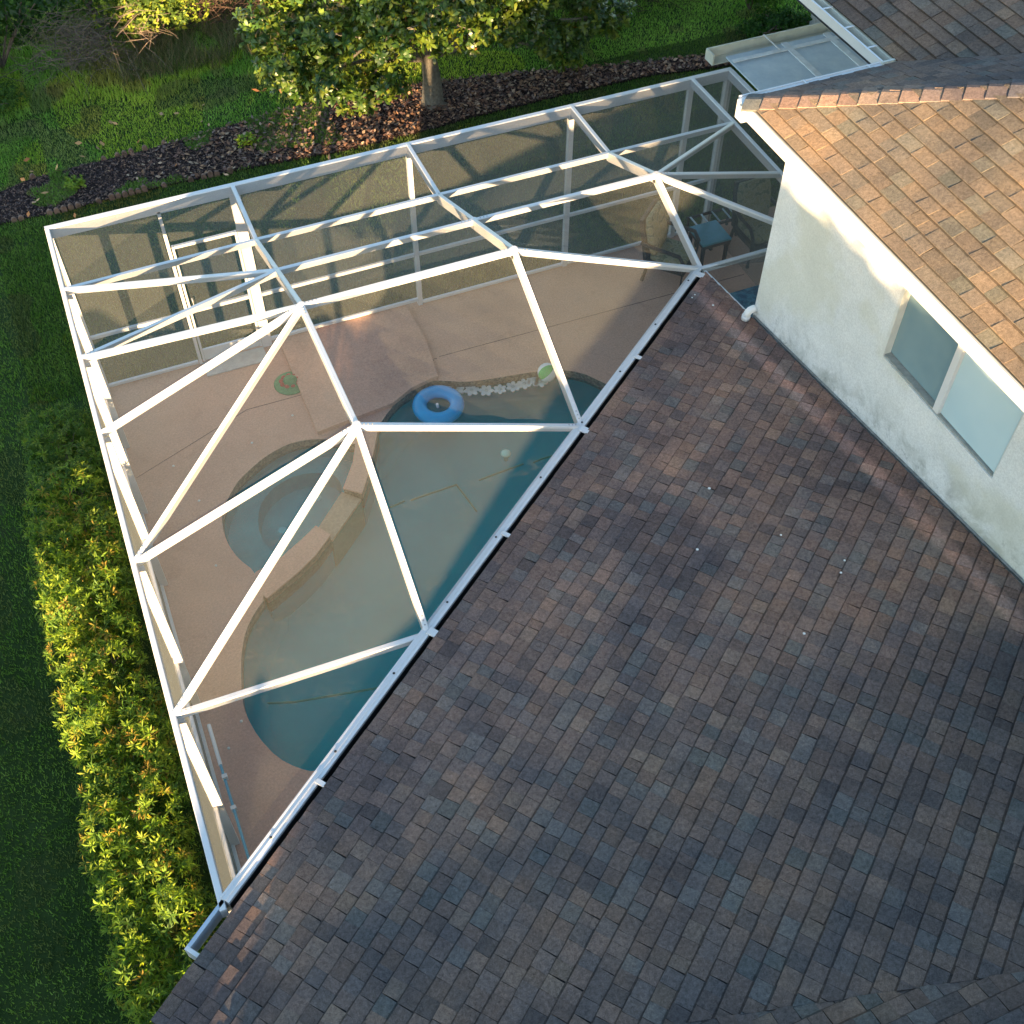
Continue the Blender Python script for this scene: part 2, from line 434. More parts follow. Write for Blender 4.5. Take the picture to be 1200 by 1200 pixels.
def shingle_field(O, U, V, region, course=0.135, wmin=0.085, wmax=0.155, planes=None, extra=1.0, tint=(1, 1, 1), blend=.74):
    """courses of laminated tabs on a roof plane. O origin on the eave, U along the eave, V plan direction upslope with rise in z.
       region: list of half planes in world x,y.  returns list of (verts, faces, cols, pixel size)"""
    O = Vector(O); U = Vector(U); V = Vector(V); Vn = V.normalized(); N = U.cross(Vn)
    if N.z < 0: N = -N
    res = []
    u0, u1, v0, v1 = planes
    nv = int((v1 - v0) / course) + 1
    for i in range(nv):
        va = v0 + i * course; u = u0 - random.uniform(0, 0.3)
        wob = random.uniform(-0.003, 0.003)
        while u < u1:
            wd = random.choice([random.uniform(wmin, wmax), random.uniform(wmin * 1.3, wmax * 0.9)])
            lo = va + wob + random.uniform(-0.002, 0.002); hi = va + course + 0.018
            skew = random.uniform(-0.008, 0.008)
            gp = random.choice([0.0015, 0.002, 0.004])
            quad = [(u, lo), (u + wd - gp, lo + random.uniform(-.003, .003)), (u + wd - gp + skew, hi), (u + skew, hi)]
            xy = [(O + U * a + Vn * b) for a, b in quad]
            pl = clip([(p.x, p.y) for p in xy], region)
            if len(pl) >= 3:
                # back to plane coordinates
                th = random.choice([0.006, 0.007, 0.0115, 0.012])
                top = []; bot = []
                for x, y in pl:
                    hv = (Vector((x, y, 0)) - Vector((O.x, O.y, 0)))
                    b = hv.dot(Vector((Vn.x, Vn.y, 0))) / (Vn.x ** 2 + Vn.y ** 2)
                    z = O.z + b * Vn.z
                    fr = (b - lo) / (hi - lo)
                    base = Vector((x, y, z))
                    top.append(base + N * (0.002 + th * (1.0 - 0.86 * fr) + 0.006 * (1 - fr)))
                    bot.append(base + N * (-0.001))
                ar = 0
                for k in range(len(pl)): ar += pl[k][0] * pl[(k + 1) % len(pl)][1] - pl[(k + 1) % len(pl)][0] * pl[k][1]
                if ar < 0: top.reverse(); bot.reverse()
                n = len(top)
                vs = bot + top
                fs = [tuple(range(n, 2 * n))] + [(k, (k + 1) % n, (k + 1) % n + n, k + n) for k in range(n)]
                c = random.choice(PALF); j = random.uniform(0.86, 1.14) * extra
                c = tuple((c[q] * blend + PMEAN[q] * (1 - blend)) * j * tint[q] for q in range(3))
                cols = [tuple(x * 0.25 for x in c)] * n + [c] * n
                # darker granule band printed under the butt of the next course
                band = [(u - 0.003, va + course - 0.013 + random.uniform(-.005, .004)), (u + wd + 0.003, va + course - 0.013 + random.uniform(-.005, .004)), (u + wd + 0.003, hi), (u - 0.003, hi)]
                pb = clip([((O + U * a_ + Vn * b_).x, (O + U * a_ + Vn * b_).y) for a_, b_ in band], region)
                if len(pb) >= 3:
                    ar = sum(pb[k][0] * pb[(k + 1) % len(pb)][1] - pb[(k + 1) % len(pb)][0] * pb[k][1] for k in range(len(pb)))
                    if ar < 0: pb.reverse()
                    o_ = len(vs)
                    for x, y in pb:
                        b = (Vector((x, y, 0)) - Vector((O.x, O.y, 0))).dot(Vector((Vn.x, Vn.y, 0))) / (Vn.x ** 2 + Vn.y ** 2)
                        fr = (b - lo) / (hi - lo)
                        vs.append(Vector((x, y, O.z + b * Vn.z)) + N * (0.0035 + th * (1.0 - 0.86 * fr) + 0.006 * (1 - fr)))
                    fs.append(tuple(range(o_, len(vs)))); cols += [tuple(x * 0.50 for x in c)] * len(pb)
                px = [to_px(p) for p in top]
                area = 0
                if min(p[2] for p in px) > 0.5:
                    for k in range(n): area += px[k][0] * px[(k + 1) % n][1] - px[(k + 1) % n][0] * px[k][1]
                    cx = sum(p[0] for p in px) / n; cy = sum(p[1] for p in px) / n
                    if not (-5 < cx < 1205 and -5 < cy < 1205): area = 0
                res.append((vs, fs, cols, abs(area) / 2))
            u += wd
    return res

# ================================================================== SETTING
def ground_sheet():
    xs = [-300, -60, -20, 16, 60, 300]; ys = [-300, -60, -20, 12, 60, 300]
    v = [(x, y, -0.075) for y in ys for x in xs]; f = []
    for j in range(5):
        for i in range(5): f.append((j * 6 + i, j * 6 + i + 1, (j + 1) * 6 + i + 1, (j + 1) * 6 + i))
    return v, f
# --- pool cage numbers
Hc = 2.6
XT = [0.0, 2.185, 4.417, 6.659, 8.42]; XR = 9.0
PROF = [(0.0, 2.60), (-1.146, 2.61), (-2.33, 3.066), (-3.47, 3.50)]
LY = [-1.17, -2.335, -3.49, -5.2, -6.87, -8.584]
G = Vector((0, -8.584)); E2 = Vector((0.79619, 0.605046)); N2 = Vector((0.605046, -0.79619))
TP = 0.1705                                # pitch of the low roof

POOL = [(6.45, -2.95), (6.29, -2.68), (6.13, -2.41), (5.95, -2.14), (5.65, -1.96), (5.25, -1.87), (4.78, -1.80), (4.43, -1.72), (4.21, -1.60), (4.03, -1.52), (3.76, -1.59), (3.48, -1.71), (3.2, -1.96), (2.95, -2.22), (2.75, -2.26),
        (2.52, -2.06), (2.30, -1.95), (2.04, -1.90), (1.83, -1.93), (1.59, -2.02), (1.41, -2.13), (1.22, -2.26), (1.10, -2.40), (0.96, -2.59), (0.88, -2.77), (0.85, -3.01), (0.86, -3.22), (0.92, -3.46), (1.05, -3.70),
        (1.08, -4.11), (0.90, -4.27), (0.74, -4.48), (0.63, -4.74), (0.56, -5.0), (0.49, -5.32), (0.49, -5.56), (0.54, -5.83), (0.66, -6.13), (0.83, -6.33), (0.97, -6.43), (1.3, -6.5), (1.9, -6.3), (2.8, -5.7), (4.0, -4.85), (5.2, -4.0), (6.1, -3.4)]
POOLS = smooth_loop(POOL, 1)

DECK_OUT = [(-0.06, -8.62), (-0.06, 0.05), (11.3, 0.05), (11.3, -4.58), (6.69, -4.58), (6.69, -3.9), (0.5, -8.7)]
# ground with a hole under the deck so that the pool basin stays open
deck_in = [(0.1, -8.2), (0.1, -0.1), (11.2, -0.1), (11.2, -4.4), (6.6, -4.4), (6.6, -3.8), (0.5, -8.4)]
g = sheet_holes('ground', [(-300, -300), (300, -300), (300, 300), (-300, 300)], [deck_in], -0.075, M_SOIL)
tag(g, 'green lawn soil around the pool cage and house', kind='structure')
BED_LO = [(-3.2, 4.25), (-1.64, 4.25), (-0.88, 4.23), (-0.25, 4.2), (0.4, 4.21), (1.74, 4.24), (3.11, 4.19), (4.5, 4.08), (5.54, 4.09), (6.94, 4.18), (8.54, 4.22), (10.18, 4.2), (11.39, 4.0), (14, 3.6)]
BED_HI = [(14, 4.2), (11.45, 4.42), (9.74, 4.75), (8.58, 5.06), (7.38, 5.31), (6.78, 5.41), (5.59, 5.6), (4.54, 5.66), (3.46, 5.55), (2.42, 5.43), (1.55, 5.32), (0.99, 5.3), (0.11, 5.28), (-0.37, 5.2), (-0.78, 5.06), (-1.56, 5.02), (-3.2, 5.0)]
bed_poly = BED_LO + BED_HI
b = prism('mulch_bed', bed_poly, -0.09, -0.05, M_MULCH); tag(b, 'dark bark mulch bed between cage and back lawn', kind='structure')

deck = sheet_holes('patio', DECK_OUT, [POOLS], 0.0, M_DECK); tag(deck, 'tan acrylic pool deck', kind='structure')
mb = MB()
n = len(DECK_OUT)
for i in range(n):
    a = DECK_OUT[i]; c = DECK_OUT[(i + 1) % n]; k = len(mb.v)
    mb.add([(a[0], a[1], -0.12), (c[0], c[1], -0.12), (c[0], c[1], 0), (a[0], a[1], 0)], [(0, 1, 2, 3)])
mb.build('patio_edge', M_DECK, deck)
# expansion joints / scored lines
jm = simple('joint_sealant', (0.16, 0.10, 0.085), 0.9)
for A, B in [((0.05, -1.74), (1.62, -1.11)), ((1.62, -1.11), (4.25, -1.15)), ((4.29, -1.13), (9.0, -1.2)), ((3.19, -1.33), (4.2, -1.17))]:
    box_between('joint', (*A, 0.004), (*B, 0.004), 0.010, 0.004, jm, deck)
# raised slab beside the pool
slab = prism('step', smooth_loop([(2.35, 0.03), (2.35, -1.9), (3.40, -1.78), (3.72, -1.61), (4.02, -1.54), (4.13, -1.53)], 0) + [(4.22, -0.8), (4.20, 0.03)], 0.0, 0.06, M_DECK)
tag(slab, 'raised slab of pink deck between the pool and rear screen wall', kind='structure')

# ---- pool
pool = empty('swimming_pool', (3.0, -4.0, -1.0)); tag(pool, 'freeform swimming pool with a round spa at its left end', 'pool')
mb = MB(); n = len(POOLS)
rings = [0.0, -0.16]
mb.v = [Vector((p[0], p[1], z)) for z in rings for p in POOLS]
mb.f = [(i + n, (i + 1) % n + n, (i + 1) % n, i) for i in range(n)]
tb = mb.build('waterline_tile', M_TILE, pool)
cen = Vector((sum(p[0] for p in POOLS) / n, sum(p[1] for p in POOLS) / n))
def shrink(pts, d):
    out = []; n = len(pts)
    for i in range(n):
        a = Vector(pts[i - 1]); c = Vector(pts[(i + 1) % n]); t = (c - a); nn = Vector((t.y, -t.x)).normalized()
        out.append((pts[i][0] + nn.x * d, pts[i][1] + nn.y * d))
    return out
ar = sum(POOLS[i][0] * POOLS[(i + 1) % n][1] - POOLS[(i + 1) % n][0] * POOLS[i][1] for i in range(n))
sgn = -1 if ar > 0 else 1
lev = [(-0.16, 0.0), (-0.38, 0.02), (-0.50, 0.06), (-0.58, 0.12), (-0.615, 0.2)]
mb = MB()
for z, d in lev: mb.v += [Vector((p[0], p[1], z)) for p in shrink(POOLS, sgn * d)]
for k in range(len(lev) - 1): mb.f += [(i + n * (k + 1), (i + 1) % n + n * (k + 1), (i + 1) % n + n * k, i + n * k) for i in range(n)]
mb.build('basin_wall', M_PLAS, pool, True)
xs = [p[0] for p in POOLS]; ys = [p[1] for p in POOLS]
mk('basin_floor', [(min(xs) - .05, min(ys) - .05, -0.62), (max(xs) + .05, min(ys) - .05, -0.62), (max(xs) + .05, max(ys) + .05, -0.62), (min(xs) - .05, max(ys) + .05, -0.62)], [(0, 1, 2, 3)], M_PLAS, pool)
# dashed tile lines on the floor
mline = simple('floor_tile_strip', (0.42, 0.40, 0.24), 0.6)
for pts in [[(3.02, -2.63), (3.23, -2.605)], [(3.31, -2.62), (3.65, -2.61), (3.95, -2.60)], [(3.95, -2.60), (3.99, -2.85), (4.03, -3.12)], [(4.25, -2.64), (4.52, -2.62), (4.9, -2.60)], [(5.03, -2.63), (5.15, -2.61), (5.39, -2.62)], [(0.62, -4.75), (1.1, -4.92), (2.1, -5.12)], [(4.3, -5.0), (4.5, -4.6)]]:
    MB().tube([(p[0] - .088, p[1] - .266, -0.617) for p in pts], 0.014, 5).build('tile_strip', mline, pool)
# spa: shallow bench and deep well
SPA = [(2.75, -2.26), (2.52, -2.06), (2.30, -1.95), (2.04, -1.90), (1.83, -1.93), (1.59, -2.02), (1.41, -2.13), (1.22, -2.26), (1.10, -2.40), (0.96, -2.59), (0.88, -2.77), (0.85, -3.01), (0.86, -3.22), (0.92, -3.46), (1.05, -3.70), (1.36, -3.64), (1.73, -3.43), (1.95, -3.42), (2.47, -2.97), (2.62, -2.52)]
WELL = smooth_loop([(1.34, -2.6), (1.45, -2.39), (1.67, -2.21), (1.99, -2.13), (2.4, -2.26), (2.47, -2.51), (2.38, -2.82), (1.93, -3.2), (1.62, -3.33), (1.36, -3.26), (1.28, -2.92)], 1)
WELL = [(p[0] - .03, p[1] - .02) for p in WELL]
bench = sheet_holes('spa_bench', SPA, [WELL], -0.33, M_SPAPL, pool)
mb = MB(); nw = len(WELL)
mb.v = [Vector((p[0], p[1], z)) for z in (-0.33, -0.60) for p in WELL]
mb.f = [(i + nw, (i + 1) % nw + nw, (i + 1) % nw, i) for i in range(nw)] + [tuple(range(2 * nw - 1, nw - 1, -1))]
mb.build('spa_well', M_SPAPL, pool)
for P in [(1.55, -2.75), (2.1, -2.4)]:
    MB().lathe([(0, .012), (.05, .012), (.06, 0)], (P[0], P[1], -0.60), 16).build('drain_cover', M_WH, pool)
div_low = [(1.05, -3.72), (1.36, -3.64), (1.73, -3.43), (1.9, -3.32), (2.03, -3.52), (1.78, -3.74), (1.53, -3.9), (1.3, -4.02), (1.08, -4.13), (0.98, -3.9)]
div_up = [(2.74, -2.24), (2.62, -2.52), (2.38, -2.88), (2.57, -3.05), (2.76, -2.75), (2.95, -2.39), (3.1, -2.08), (2.95, -2.10)]
for nm, pl in (('spa_wall', div_low), ('spa_wall', div_up)):
    prism(nm, pl, -0.018, 0.003, M_DECK, pool)
    k = prism('spa_wall_tile', [(sum(q[0] for q in pl) / len(pl) * .02 + p[0] * .98, sum(q[1] for q in pl) / len(pl) * .02 + p[1] * .98) for p in pl], -0.30, -0.018, M_TILE, pool)
    prism('spa_wall_core', [(sum(q[0] for q in pl) / len(pl) * .03 + p[0] * .97, sum(q[1] for q in pl) / len(pl) * .03 + p[1] * .97) for p in pl], -0.63, -0.30, M_PLAS, pool)
prism('spillway', [(2.36, -2.86), (2.55, -3.06), (2.03, -3.54), (1.88, -3.34)], -0.62, -0.085, simple('spillway_tile', (0.36, 0.27, 0.17), 0.5, 0.2, 30), pool)
MB().lathe([(.05, 0), (.055, .012), (.075, .012), (.08, 0)], (5.86, -3.0, -.615), 18).build('main_drain', simple('drain_ring', (.02, .10, .13), .5), pool)
wt = sheet_holes('water', POOLS, [], -0.12, M_WATER); tag(wt, 'still teal pool water', kind='structure')

# ================================================================== GRASS, MULCH, LITTER (stuff)
def inside(poly, X, Y):
    r = np.zeros(len(X), bool); n = len(poly); j = n - 1
    for i in range(n):
        xi, yi = poly[i]; xj, yj = poly[j]
        c = ((yi > Y) != (yj > Y)) & (X < (xj - xi) * (Y - yi) / (yj - yi + 1e-12) + xi); r ^= c; j = i
    return r
def blades(name, X, Y, L, W, cols, z0=-0.075, lean=0.6, mat=M_GRASS):
    n = len(X); a = rng.uniform(0, 2 * np.pi, n); h = L * rng.uniform(.6, 1.2, n); ln = h * lean * rng.uniform(.2, 1.2, n); b = rng.uniform(0, 2 * np.pi, n)
    wv = W * rng.uniform(.7, 1.3, n)
    V = np.zeros((n, 3, 3)); V[:, 0] = np.stack([X - np.cos(a) * wv, Y - np.sin(a) * wv, np.full(n, z0)], 1)
    V[:, 1] = np.stack([X + np.cos(a) * wv, Y + np.sin(a) * wv, np.full(n, z0)], 1)
    V[:, 2] = np.stack([X + np.cos(b) * ln, Y + np.sin(b) * ln, z0 + h], 1)
    return mknp(name, V.reshape(-1, 3), np.arange(3 * n).reshape(-1, 3), mat, np.repeat(cols, 3, 0))
def vnoise(X, Y, s, seed):
    r = np.random.default_rng(seed); g = r.uniform(0, 1, (64, 64)); x = (X * s) % 63; y = (Y * s) % 63
    i = x.astype(int); j = y.astype(int); fx = x - i; fy = y - j; fx = fx * fx * (3 - 2 * fx); fy = fy * fy * (3 - 2 * fy)
    return (g[i, j] * (1 - fx) + g[i + 1, j] * fx) * (1 - fy) + (g[i, j + 1] * (1 - fx) + g[i + 1, j + 1] * fx) * fy
def grass_cols(X, Y):
    n = len(X); t = .5 * vnoise(X, Y, 1.3, 1) + .3 * vnoise(X, Y, 4, 2) + .2 * rng.uniform(0, 1, n)
    a = np.array([0.11, 0.23, 0.03]); b_ = np.array([0.22, 0.34, 0.07]); c = np.array([0.17, 0.16, 0.07])
    col = a + (b_ - a) * np.clip(t * 1.6 - .3, 0, 1)[:, None]
    d = (vnoise(X, Y, 2.2, 5) > .72) | (rng.uniform(0, 1, n) < .06)
    col[d] = col[d] * .4 + c * .6
    return col * rng.uniform(.75, 1.25, n)[:, None]
def scatter(n, x0, x1, y0, y1): return rng.uniform(x0, x1, n), rng.uniform(y0, y1, n)
X, Y = scatter(150000, -5.2, 0.0, -11.5, 6.5)
k = (X < -0.12) & ~inside(bed_poly, X, Y) & (X > -3.8 + 0.0 * Y)
X, Y = X[k], Y[k]
tag(blades('lawn_grass', X, Y, 0.05, 0.006, grass_cols(X, Y)), 'shaded short lawn grass left of the hedge', 'grass', kind='stuff')
X, Y = scatter(330000, -1.0, 15.5, 0.08, 10.5)
k = ~inside(bed_poly, X, Y) & ((X < 11.4) | (Y > 1.0))
X, Y = X[k], Y[k]
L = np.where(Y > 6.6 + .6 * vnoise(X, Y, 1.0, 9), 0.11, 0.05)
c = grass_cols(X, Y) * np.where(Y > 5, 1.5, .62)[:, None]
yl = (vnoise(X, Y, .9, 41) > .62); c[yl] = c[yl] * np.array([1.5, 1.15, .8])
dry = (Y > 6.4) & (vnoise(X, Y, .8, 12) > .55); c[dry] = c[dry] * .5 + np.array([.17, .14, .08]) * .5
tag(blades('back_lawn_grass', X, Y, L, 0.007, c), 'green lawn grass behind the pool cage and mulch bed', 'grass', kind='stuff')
# weeds in the bed
X, Y = scatter(60000, -3.0, 4.6, 4.1, 5.7); k = inside(bed_poly, X, Y) & (vnoise(X, Y, 1.7, 21) + .25 * vnoise(X, Y, 6, 22) > .66)
X, Y = X[k], Y[k]; tag(blades('weeds', X, Y, 0.06, 0.009, grass_cols(X, Y) * .9, -0.055, 0.9), 'patchy green weeds spreading over the left mulch bed', 'weeds', kind='stuff')
def chips(name, X, Y, s0, s1, pal, z=-0.05, mat=M_LITTER, jz=0.02):
    n = len(X); a = rng.uniform(0, 6.28, n); l = rng.uniform(s0, s1, n); wd = l * rng.uniform(.3, .75, n)
    ux, uy = np.cos(a), np.sin(a); t1 = rng.uniform(-.5, .5, n); t2 = rng.uniform(-.6, .6, n); z0 = z + rng.uniform(0.004, jz, n)
    P = np.stack([X, Y, z0], 1); U = np.stack([ux * l, uy * l, t1 * l], 1); W = np.stack([-uy * wd, ux * wd, t2 * wd], 1)
    V = np.zeros((n, 4, 3)); V[:, 0] = P - U; V[:, 1] = P + W; V[:, 2] = P + U + np.array([0, 0, .004]); V[:, 3] = P - W
    pal = np.array(pal); c = pal[rng.integers(0, len(pal), n)] * rng.uniform(.6, 1.4, n)[:, None]
    return mknp(name, V.reshape(-1, 3), np.arange(4 * n).reshape(-1, 4), mat, np.repeat(c, 4, 0))
X, Y = scatter(52000, -3.2, 13.5, 3.6, 5.8); k = inside(bed_poly, X, Y); X, Y = X[k], Y[k]
tag(chips('bark_mulch', X, Y, 0.010, 0.026, [(.11, .066, .052), (.15, .088, .066), (.07, .046, .044), (.22, .14, .10), (.11, .08, .075)]), 'dark brown bark mulch chips in the long bed', 'mulch', kind='stuff')
X, Y = scatter(15000, 1.0, 12.5, 3.6, 5.8); k = inside(bed_poly, X, Y) & (rng.uniform(0, 1, len(X)) < np.clip((X - .8) * .25, 0.05, .8)); X, Y = X[k], Y[k]
tag(chips('fallen_leaves', X, Y, 0.022, 0.052, [(.22, .12, .08), (.16, .085, .06), (.30, .17, .10), (.11, .065, .055), (.36, .25, .17), (.20, .14, .12)], -0.04, jz=.05), 'dry brown fallen leaves under the magnolia tree', 'fallen leaves', kind='stuff')
X, Y = scatter(55, -1.5, 6.5, 3.9, 6.4)
tag(chips('orange_leaves', X, Y, 0.04, 0.07, [(.55, .22, .08), (.5, .28, .12), (.6, .35, .2)], -0.03, jz=.05), 'scattered orange fallen leaves on bed and grass', 'fallen leaves', kind='stuff')
# scalloped edging stones: small, joined
mb = MB()
em = simple('terracotta_edging', (0.21, 0.125, 0.09), 0.9, 0.5, 9, bump=.3)
def edging(path, x0, x1, skip=0.0):
    pts = []
    for i in range(len(path) - 1):
        a = Vector(path[i]); c = Vector(path[i + 1]); L_ = (c - a).length; n = max(1, int(L_ / .10))
        for k in range(n): pts.append((a + (c - a) * k / n, (c - a).normalized()))
    for p, d in pts:
        if not (x0 < p.x < x1) or random.random() < skip: continue
        h = random.uniform(.0, .035); s = Vector((-d.y, d.x)); w_ = .042
        prof = [(-w_, -.09), (w_, -.09), (w_, -.03 + h), (w_ * .6, 0.0 + h), (0, .012 + h), (-w_ * .6, h), (-w_, -.03 + h)]
        r_ = random.uniform(-.012, .012)
        vs = [Vector((p.x + d.x * a_ + s.x * (o_ + r_), p.y + d.y * a_ + s.y * (o_ + r_), z_)) for o_ in (-.02, .02) for a_, z_ in prof]
        n = 7; fs = [tuple(range(n)), tuple(reversed(range(n, 2 * n)))] + [((k + 1) % n, k, k + n, (k + 1) % n + n) for k in range(n)]
        mb.add(vs, fs)
edging(BED_LO, -2.5, 3.2, .5); edging(BED_HI, -.4, 1.9, .55)
tag(mb.build('edging_stones', em), 'scalloped terracotta edging stones lining the mulch bed', 'edging', kind='stuff')

# ================================================================== POOL CAGE
cage = empty('pool_cage', (4.5, -4.0, 0)); tag(cage, 'white aluminium pool cage with grey insect screens over the pool', 'pool cage')
def P3(i, k):                                   # node on truss i at profile station k
    return Vector((XT[i], PROF[k][0], PROF[k][1]))
a4 = Vector((XT[1], -5.25, 3.56)); a5 = Vector((XT[1], -6.92, 2.6)); b4 = Vector((XT[2], -5.21, 2.6)); c3 = Vector((XT[3], -3.524, 2.6))
R0 = [Vector((x, 0, 2.6)) for x in XT]; R5 = Vector((XR, 0, 2.6))
a = [None] + [P3(1, k) for k in (1, 2, 3)] + [a4, a5]
bb = [None] + [P3(2, k) for k in (1, 2, 3)] + [b4]
cc = [None, P3(3, 1), P3(3, 2), c3]
dd = [None, Vector((XT[4], -1.146, 2.61)), Vector((XT[4], -2.3, 2.60)), Vector((XT[4], -3.95, 2.6)), Vector((XT[4], -4.5, 2.6))]
Ln = [Vector((0, y, 2.6)) for y in LY]
W_, D_ = 0.05, 0.12
def beam(A, B, w=W_, d=D_, nm='rafter', ext=0.0): return box_between(nm, A, B, w, d, M_WH, cage, ext=ext)
dz = Vector((0, 0, 0.004))
# eaves
beam(Vector((-0.025, 0, 2.6)), R5 + Vector((.025, 0, 0)), .07, .15, 'eave_beam')
beam(Vector((0, -0.035, 2.6)), Ln[5] + Vector((0, -.02, 0)), .05, .13, 'eave_beam')
beam(R5 + Vector((0, -.035, 0)), Vector((XR, -4.3, 2.6)), .07, .13, 'eave_beam')
# trusses (sections run down the slope)
def chain(pts, nm='rafter', w=W_, d=D_):
    for p, q in zip(pts[:-1], pts[1:]): beam(p + dz, q + dz, w, d, nm, 0.008)
chain([R0[1], a[1], a[2], a[3], a[4], a[5]]); chain([R0[2], bb[1], bb[2], bb[3], bb[4]]); chain([R0[3], cc[1], cc[2], cc[3]]); chain([R0[4], dd[1], dd[2], dd[3], dd[4]])
# purlins
for seq in ([a[1], bb[1], cc[1], dd[1]], [a[2], bb[2], cc[2]], [a[3], bb[3]], [a[4], bb[4]], [bb[3], cc[3]]): chain(seq, 'purlin', .05, .07)
for p, q in [(Ln[0], a[1]), (Ln[0], a[2]), (Ln[1], a[2]), (Ln[1], a[3]), (Ln[2], a[3]), (Ln[3], a[3]), (Ln[3], a[4]), (Ln[4], a[4]), (Ln[4], a[5]), (cc[2], dd[1]), (cc[2], dd[2]), (cc[2], dd[3]), (cc[3], Vector((XT[4], -3.52, 2.6)))]:
    beam(p + Vector((.01, 0, .001)), q + Vector((0, 0, .001)), .05, .07, 'brace')
# posts
def post(x, y, wx, wy, z1=2.48, nm='post'): return box(nm, x - wx / 2, x + wx / 2, y - wy / 2, y + wy / 2, 0.0, z1, M_WH, cage)
post(0.0, 0.0, .06, .06)
for y in LY[0:5]: post(0.028, y, .09, .05)
post(0.03, -8.5, .09, .05)
post(XT[1], -0.005, .13, .07); post(XT[2], -0.005, .06, .07); post(XT[3], -0.005, .07, .07); post(XT[4], -.005, .07, .07); post(XR, -.005, .09, .09); post(XR, -2.3, .07, .07)
# chair rails, base rails
def rail(A, B, z, h=.05, nm='rail'): return box_between(nm, (*A, z), (*B, z), .045, h, M_WH, cage)
segsR = [(0.03, 1.23), (2.25, 4.385), (4.45, 6.62), (6.695, 8.385), (8.455, 8.955)]
for x0, x1 in segsR:
    rail((x0, -.003), (x1, -.003), .90); 
for x0, x1 in [(0.03, 1.23), (4.45, 6.62), (6.695, 8.385), (8.455, 8.955)]: rail((x0, -.003), (x1, -.003), .05, .046)
rail((2.25, -.003), (4.385, -.003), .115, .05)
ysl = [0.0] + LY
for i in range(len(ysl) - 1):
    ya = ysl[i] - .03; yb = ysl[i + 1] + .03
    rail((0.0, ya), (0.0, yb), .90); rail((0.0, ya), (0.0, yb), .05, .046)
# door in the rear wall between x 1.27 and 2.12
door = empty('door', (1.7, 0, 0)); door.parent = cage; door.matrix_parent_inverse = wm(cage).inverted()
post(1.262, -.005, .04, .06)
for x in (1.312, 2.098): box('stile', x - .014, x + .014, -.03, .02, .03, 1.94, M_WH, door)
box('door_rail', 1.33, 2.08, -.025, .015, 1.905, 1.94, M_WH, door); box('door_rail', 1.33, 2.08, -.025, .015, .87, .92, M_WH, door)
box('kick_plate', 1.33, 2.08, -.02, .01, .035, .22, M_WH, door)
MB().tube([(1.37, -.045, 1.0), (1.37, -.075, 1.0), (1.37, -.075, 1.12), (1.37, -.045, 1.12)], .008, 6).build('door_handle', M_WH, door)
box('threshold', 1.28, 2.12, -.32, -.04, 0.004, 0.02, simple('threshold_pad', (.5, .49, .46), .7), cage)
# screens
def scr(*pts, nm='screen_panel', par=None):
    return mk(nm, [Vector(p) - Vector((0, 0, .012)) for p in pts], [tuple(range(len(pts)))], M_SCR, par or cage)
def bil(A, B, C, D, n=6):
    v = []; f = []
    for j in range(n + 1):
        for i in range(n + 1):
            s, t = i / n, j / n; v.append(A * (1 - s) * (1 - t) + B * s * (1 - t) + C * s * t + D * (1 - s) * t - Vector((0, 0, .012)))
    for j in range(n):
        for i in range(n): k = j * (n + 1) + i; f.append((k, k + 1, k + n + 2, k + n + 1))
    return mk('screen_panel', v, f, M_SCR, cage)
scr(R0[0], R0[1], a[1], Ln[0]); scr(R0[1], R0[2], bb[1], a[1]); scr(R0[2], R0[3], cc[1], bb[1]); scr(R0[3], R0[4], dd[1], cc[1]); scr(R0[4], R5, Vector((XR, -1.146, 2.6)), dd[1])
scr(Ln[0], a[1], a[2]); scr(Ln[0], a[2], Ln[1]); scr(Ln[1], a[2], a[3]); scr(Ln[1], a[3], Ln[2]); scr(Ln[2], a[3], Ln[3]); scr(Ln[3], a[3], a[4]); scr(Ln[3], a[4], Ln[4]); scr(Ln[4], a[4], a[5]); scr(Ln[4], a[5], Ln[5])
scr(a[1], bb[1], bb[2], a[2]); scr(bb[1], cc[1], cc[2], bb[2]); scr(a[2], bb[2], bb[3], a[3]); bil(a[3], bb[3], bb[4], a[4]); scr(a[4], bb[4], a[5])
bil(bb[2], cc[2], cc[3], bb[3]); scr(bb[3], cc[3], bb[4])
scr(cc[1], dd[1], cc[2]); scr(cc[2], dd[1], dd[2]); scr(cc[2], dd[2], dd[3]); scr(cc[2], dd[3], Vector((XT[4], -3.52, 2.6)), cc[3])
scr(cc[3], Vector((XT[4], -3.6, 2.595)), Vector((XT[4], -4.5, 2.6)), Vector((6.70, -4.5, 2.6))); scr(dd[1], Vector((XR, -1.146, 2.6)), Vector((XR, -4.3, 2.6)), Vector((XT[4], -4.3, 2.6)))
def wallscr(A, B, z0=.05, z1=2.46): return mk('wall_screen', [(A[0], A[1], z0), (B[0], B[1], z0), (B[0], B[1], z1), (A[0], A[1], z1)], [(0, 1, 2, 3)], M_SCR, cage)
wallscr((0.03, .01), (1.23, .01)); mk('wall_screen', [(1.355, 0.0, .28), (2.035, 0.0, .28), (2.035, 0.0, 1.9), (1.355, 0.0, 1.9)], [(0, 1, 2, 3)], M_SCR, door)
mk('wall_screen', [(1.285, .01, 2.0), (2.12, .01, 2.0), (2.12, .01, 2.46), (1.285, .01, 2.46)], [(0, 1, 2, 3)], M_SCR, cage)
for i in range(1, 4): wallscr((XT[i] + .03, .01), (XT[i + 1] - .03, .01))
wallscr((XT[4] + .03, .01), (XR - .03, .01))
for i in range(len(ysl) - 1): wallscr((-.01, ysl[i] - .03), (-.01, ysl[i + 1] + .03), .05, 2.48)
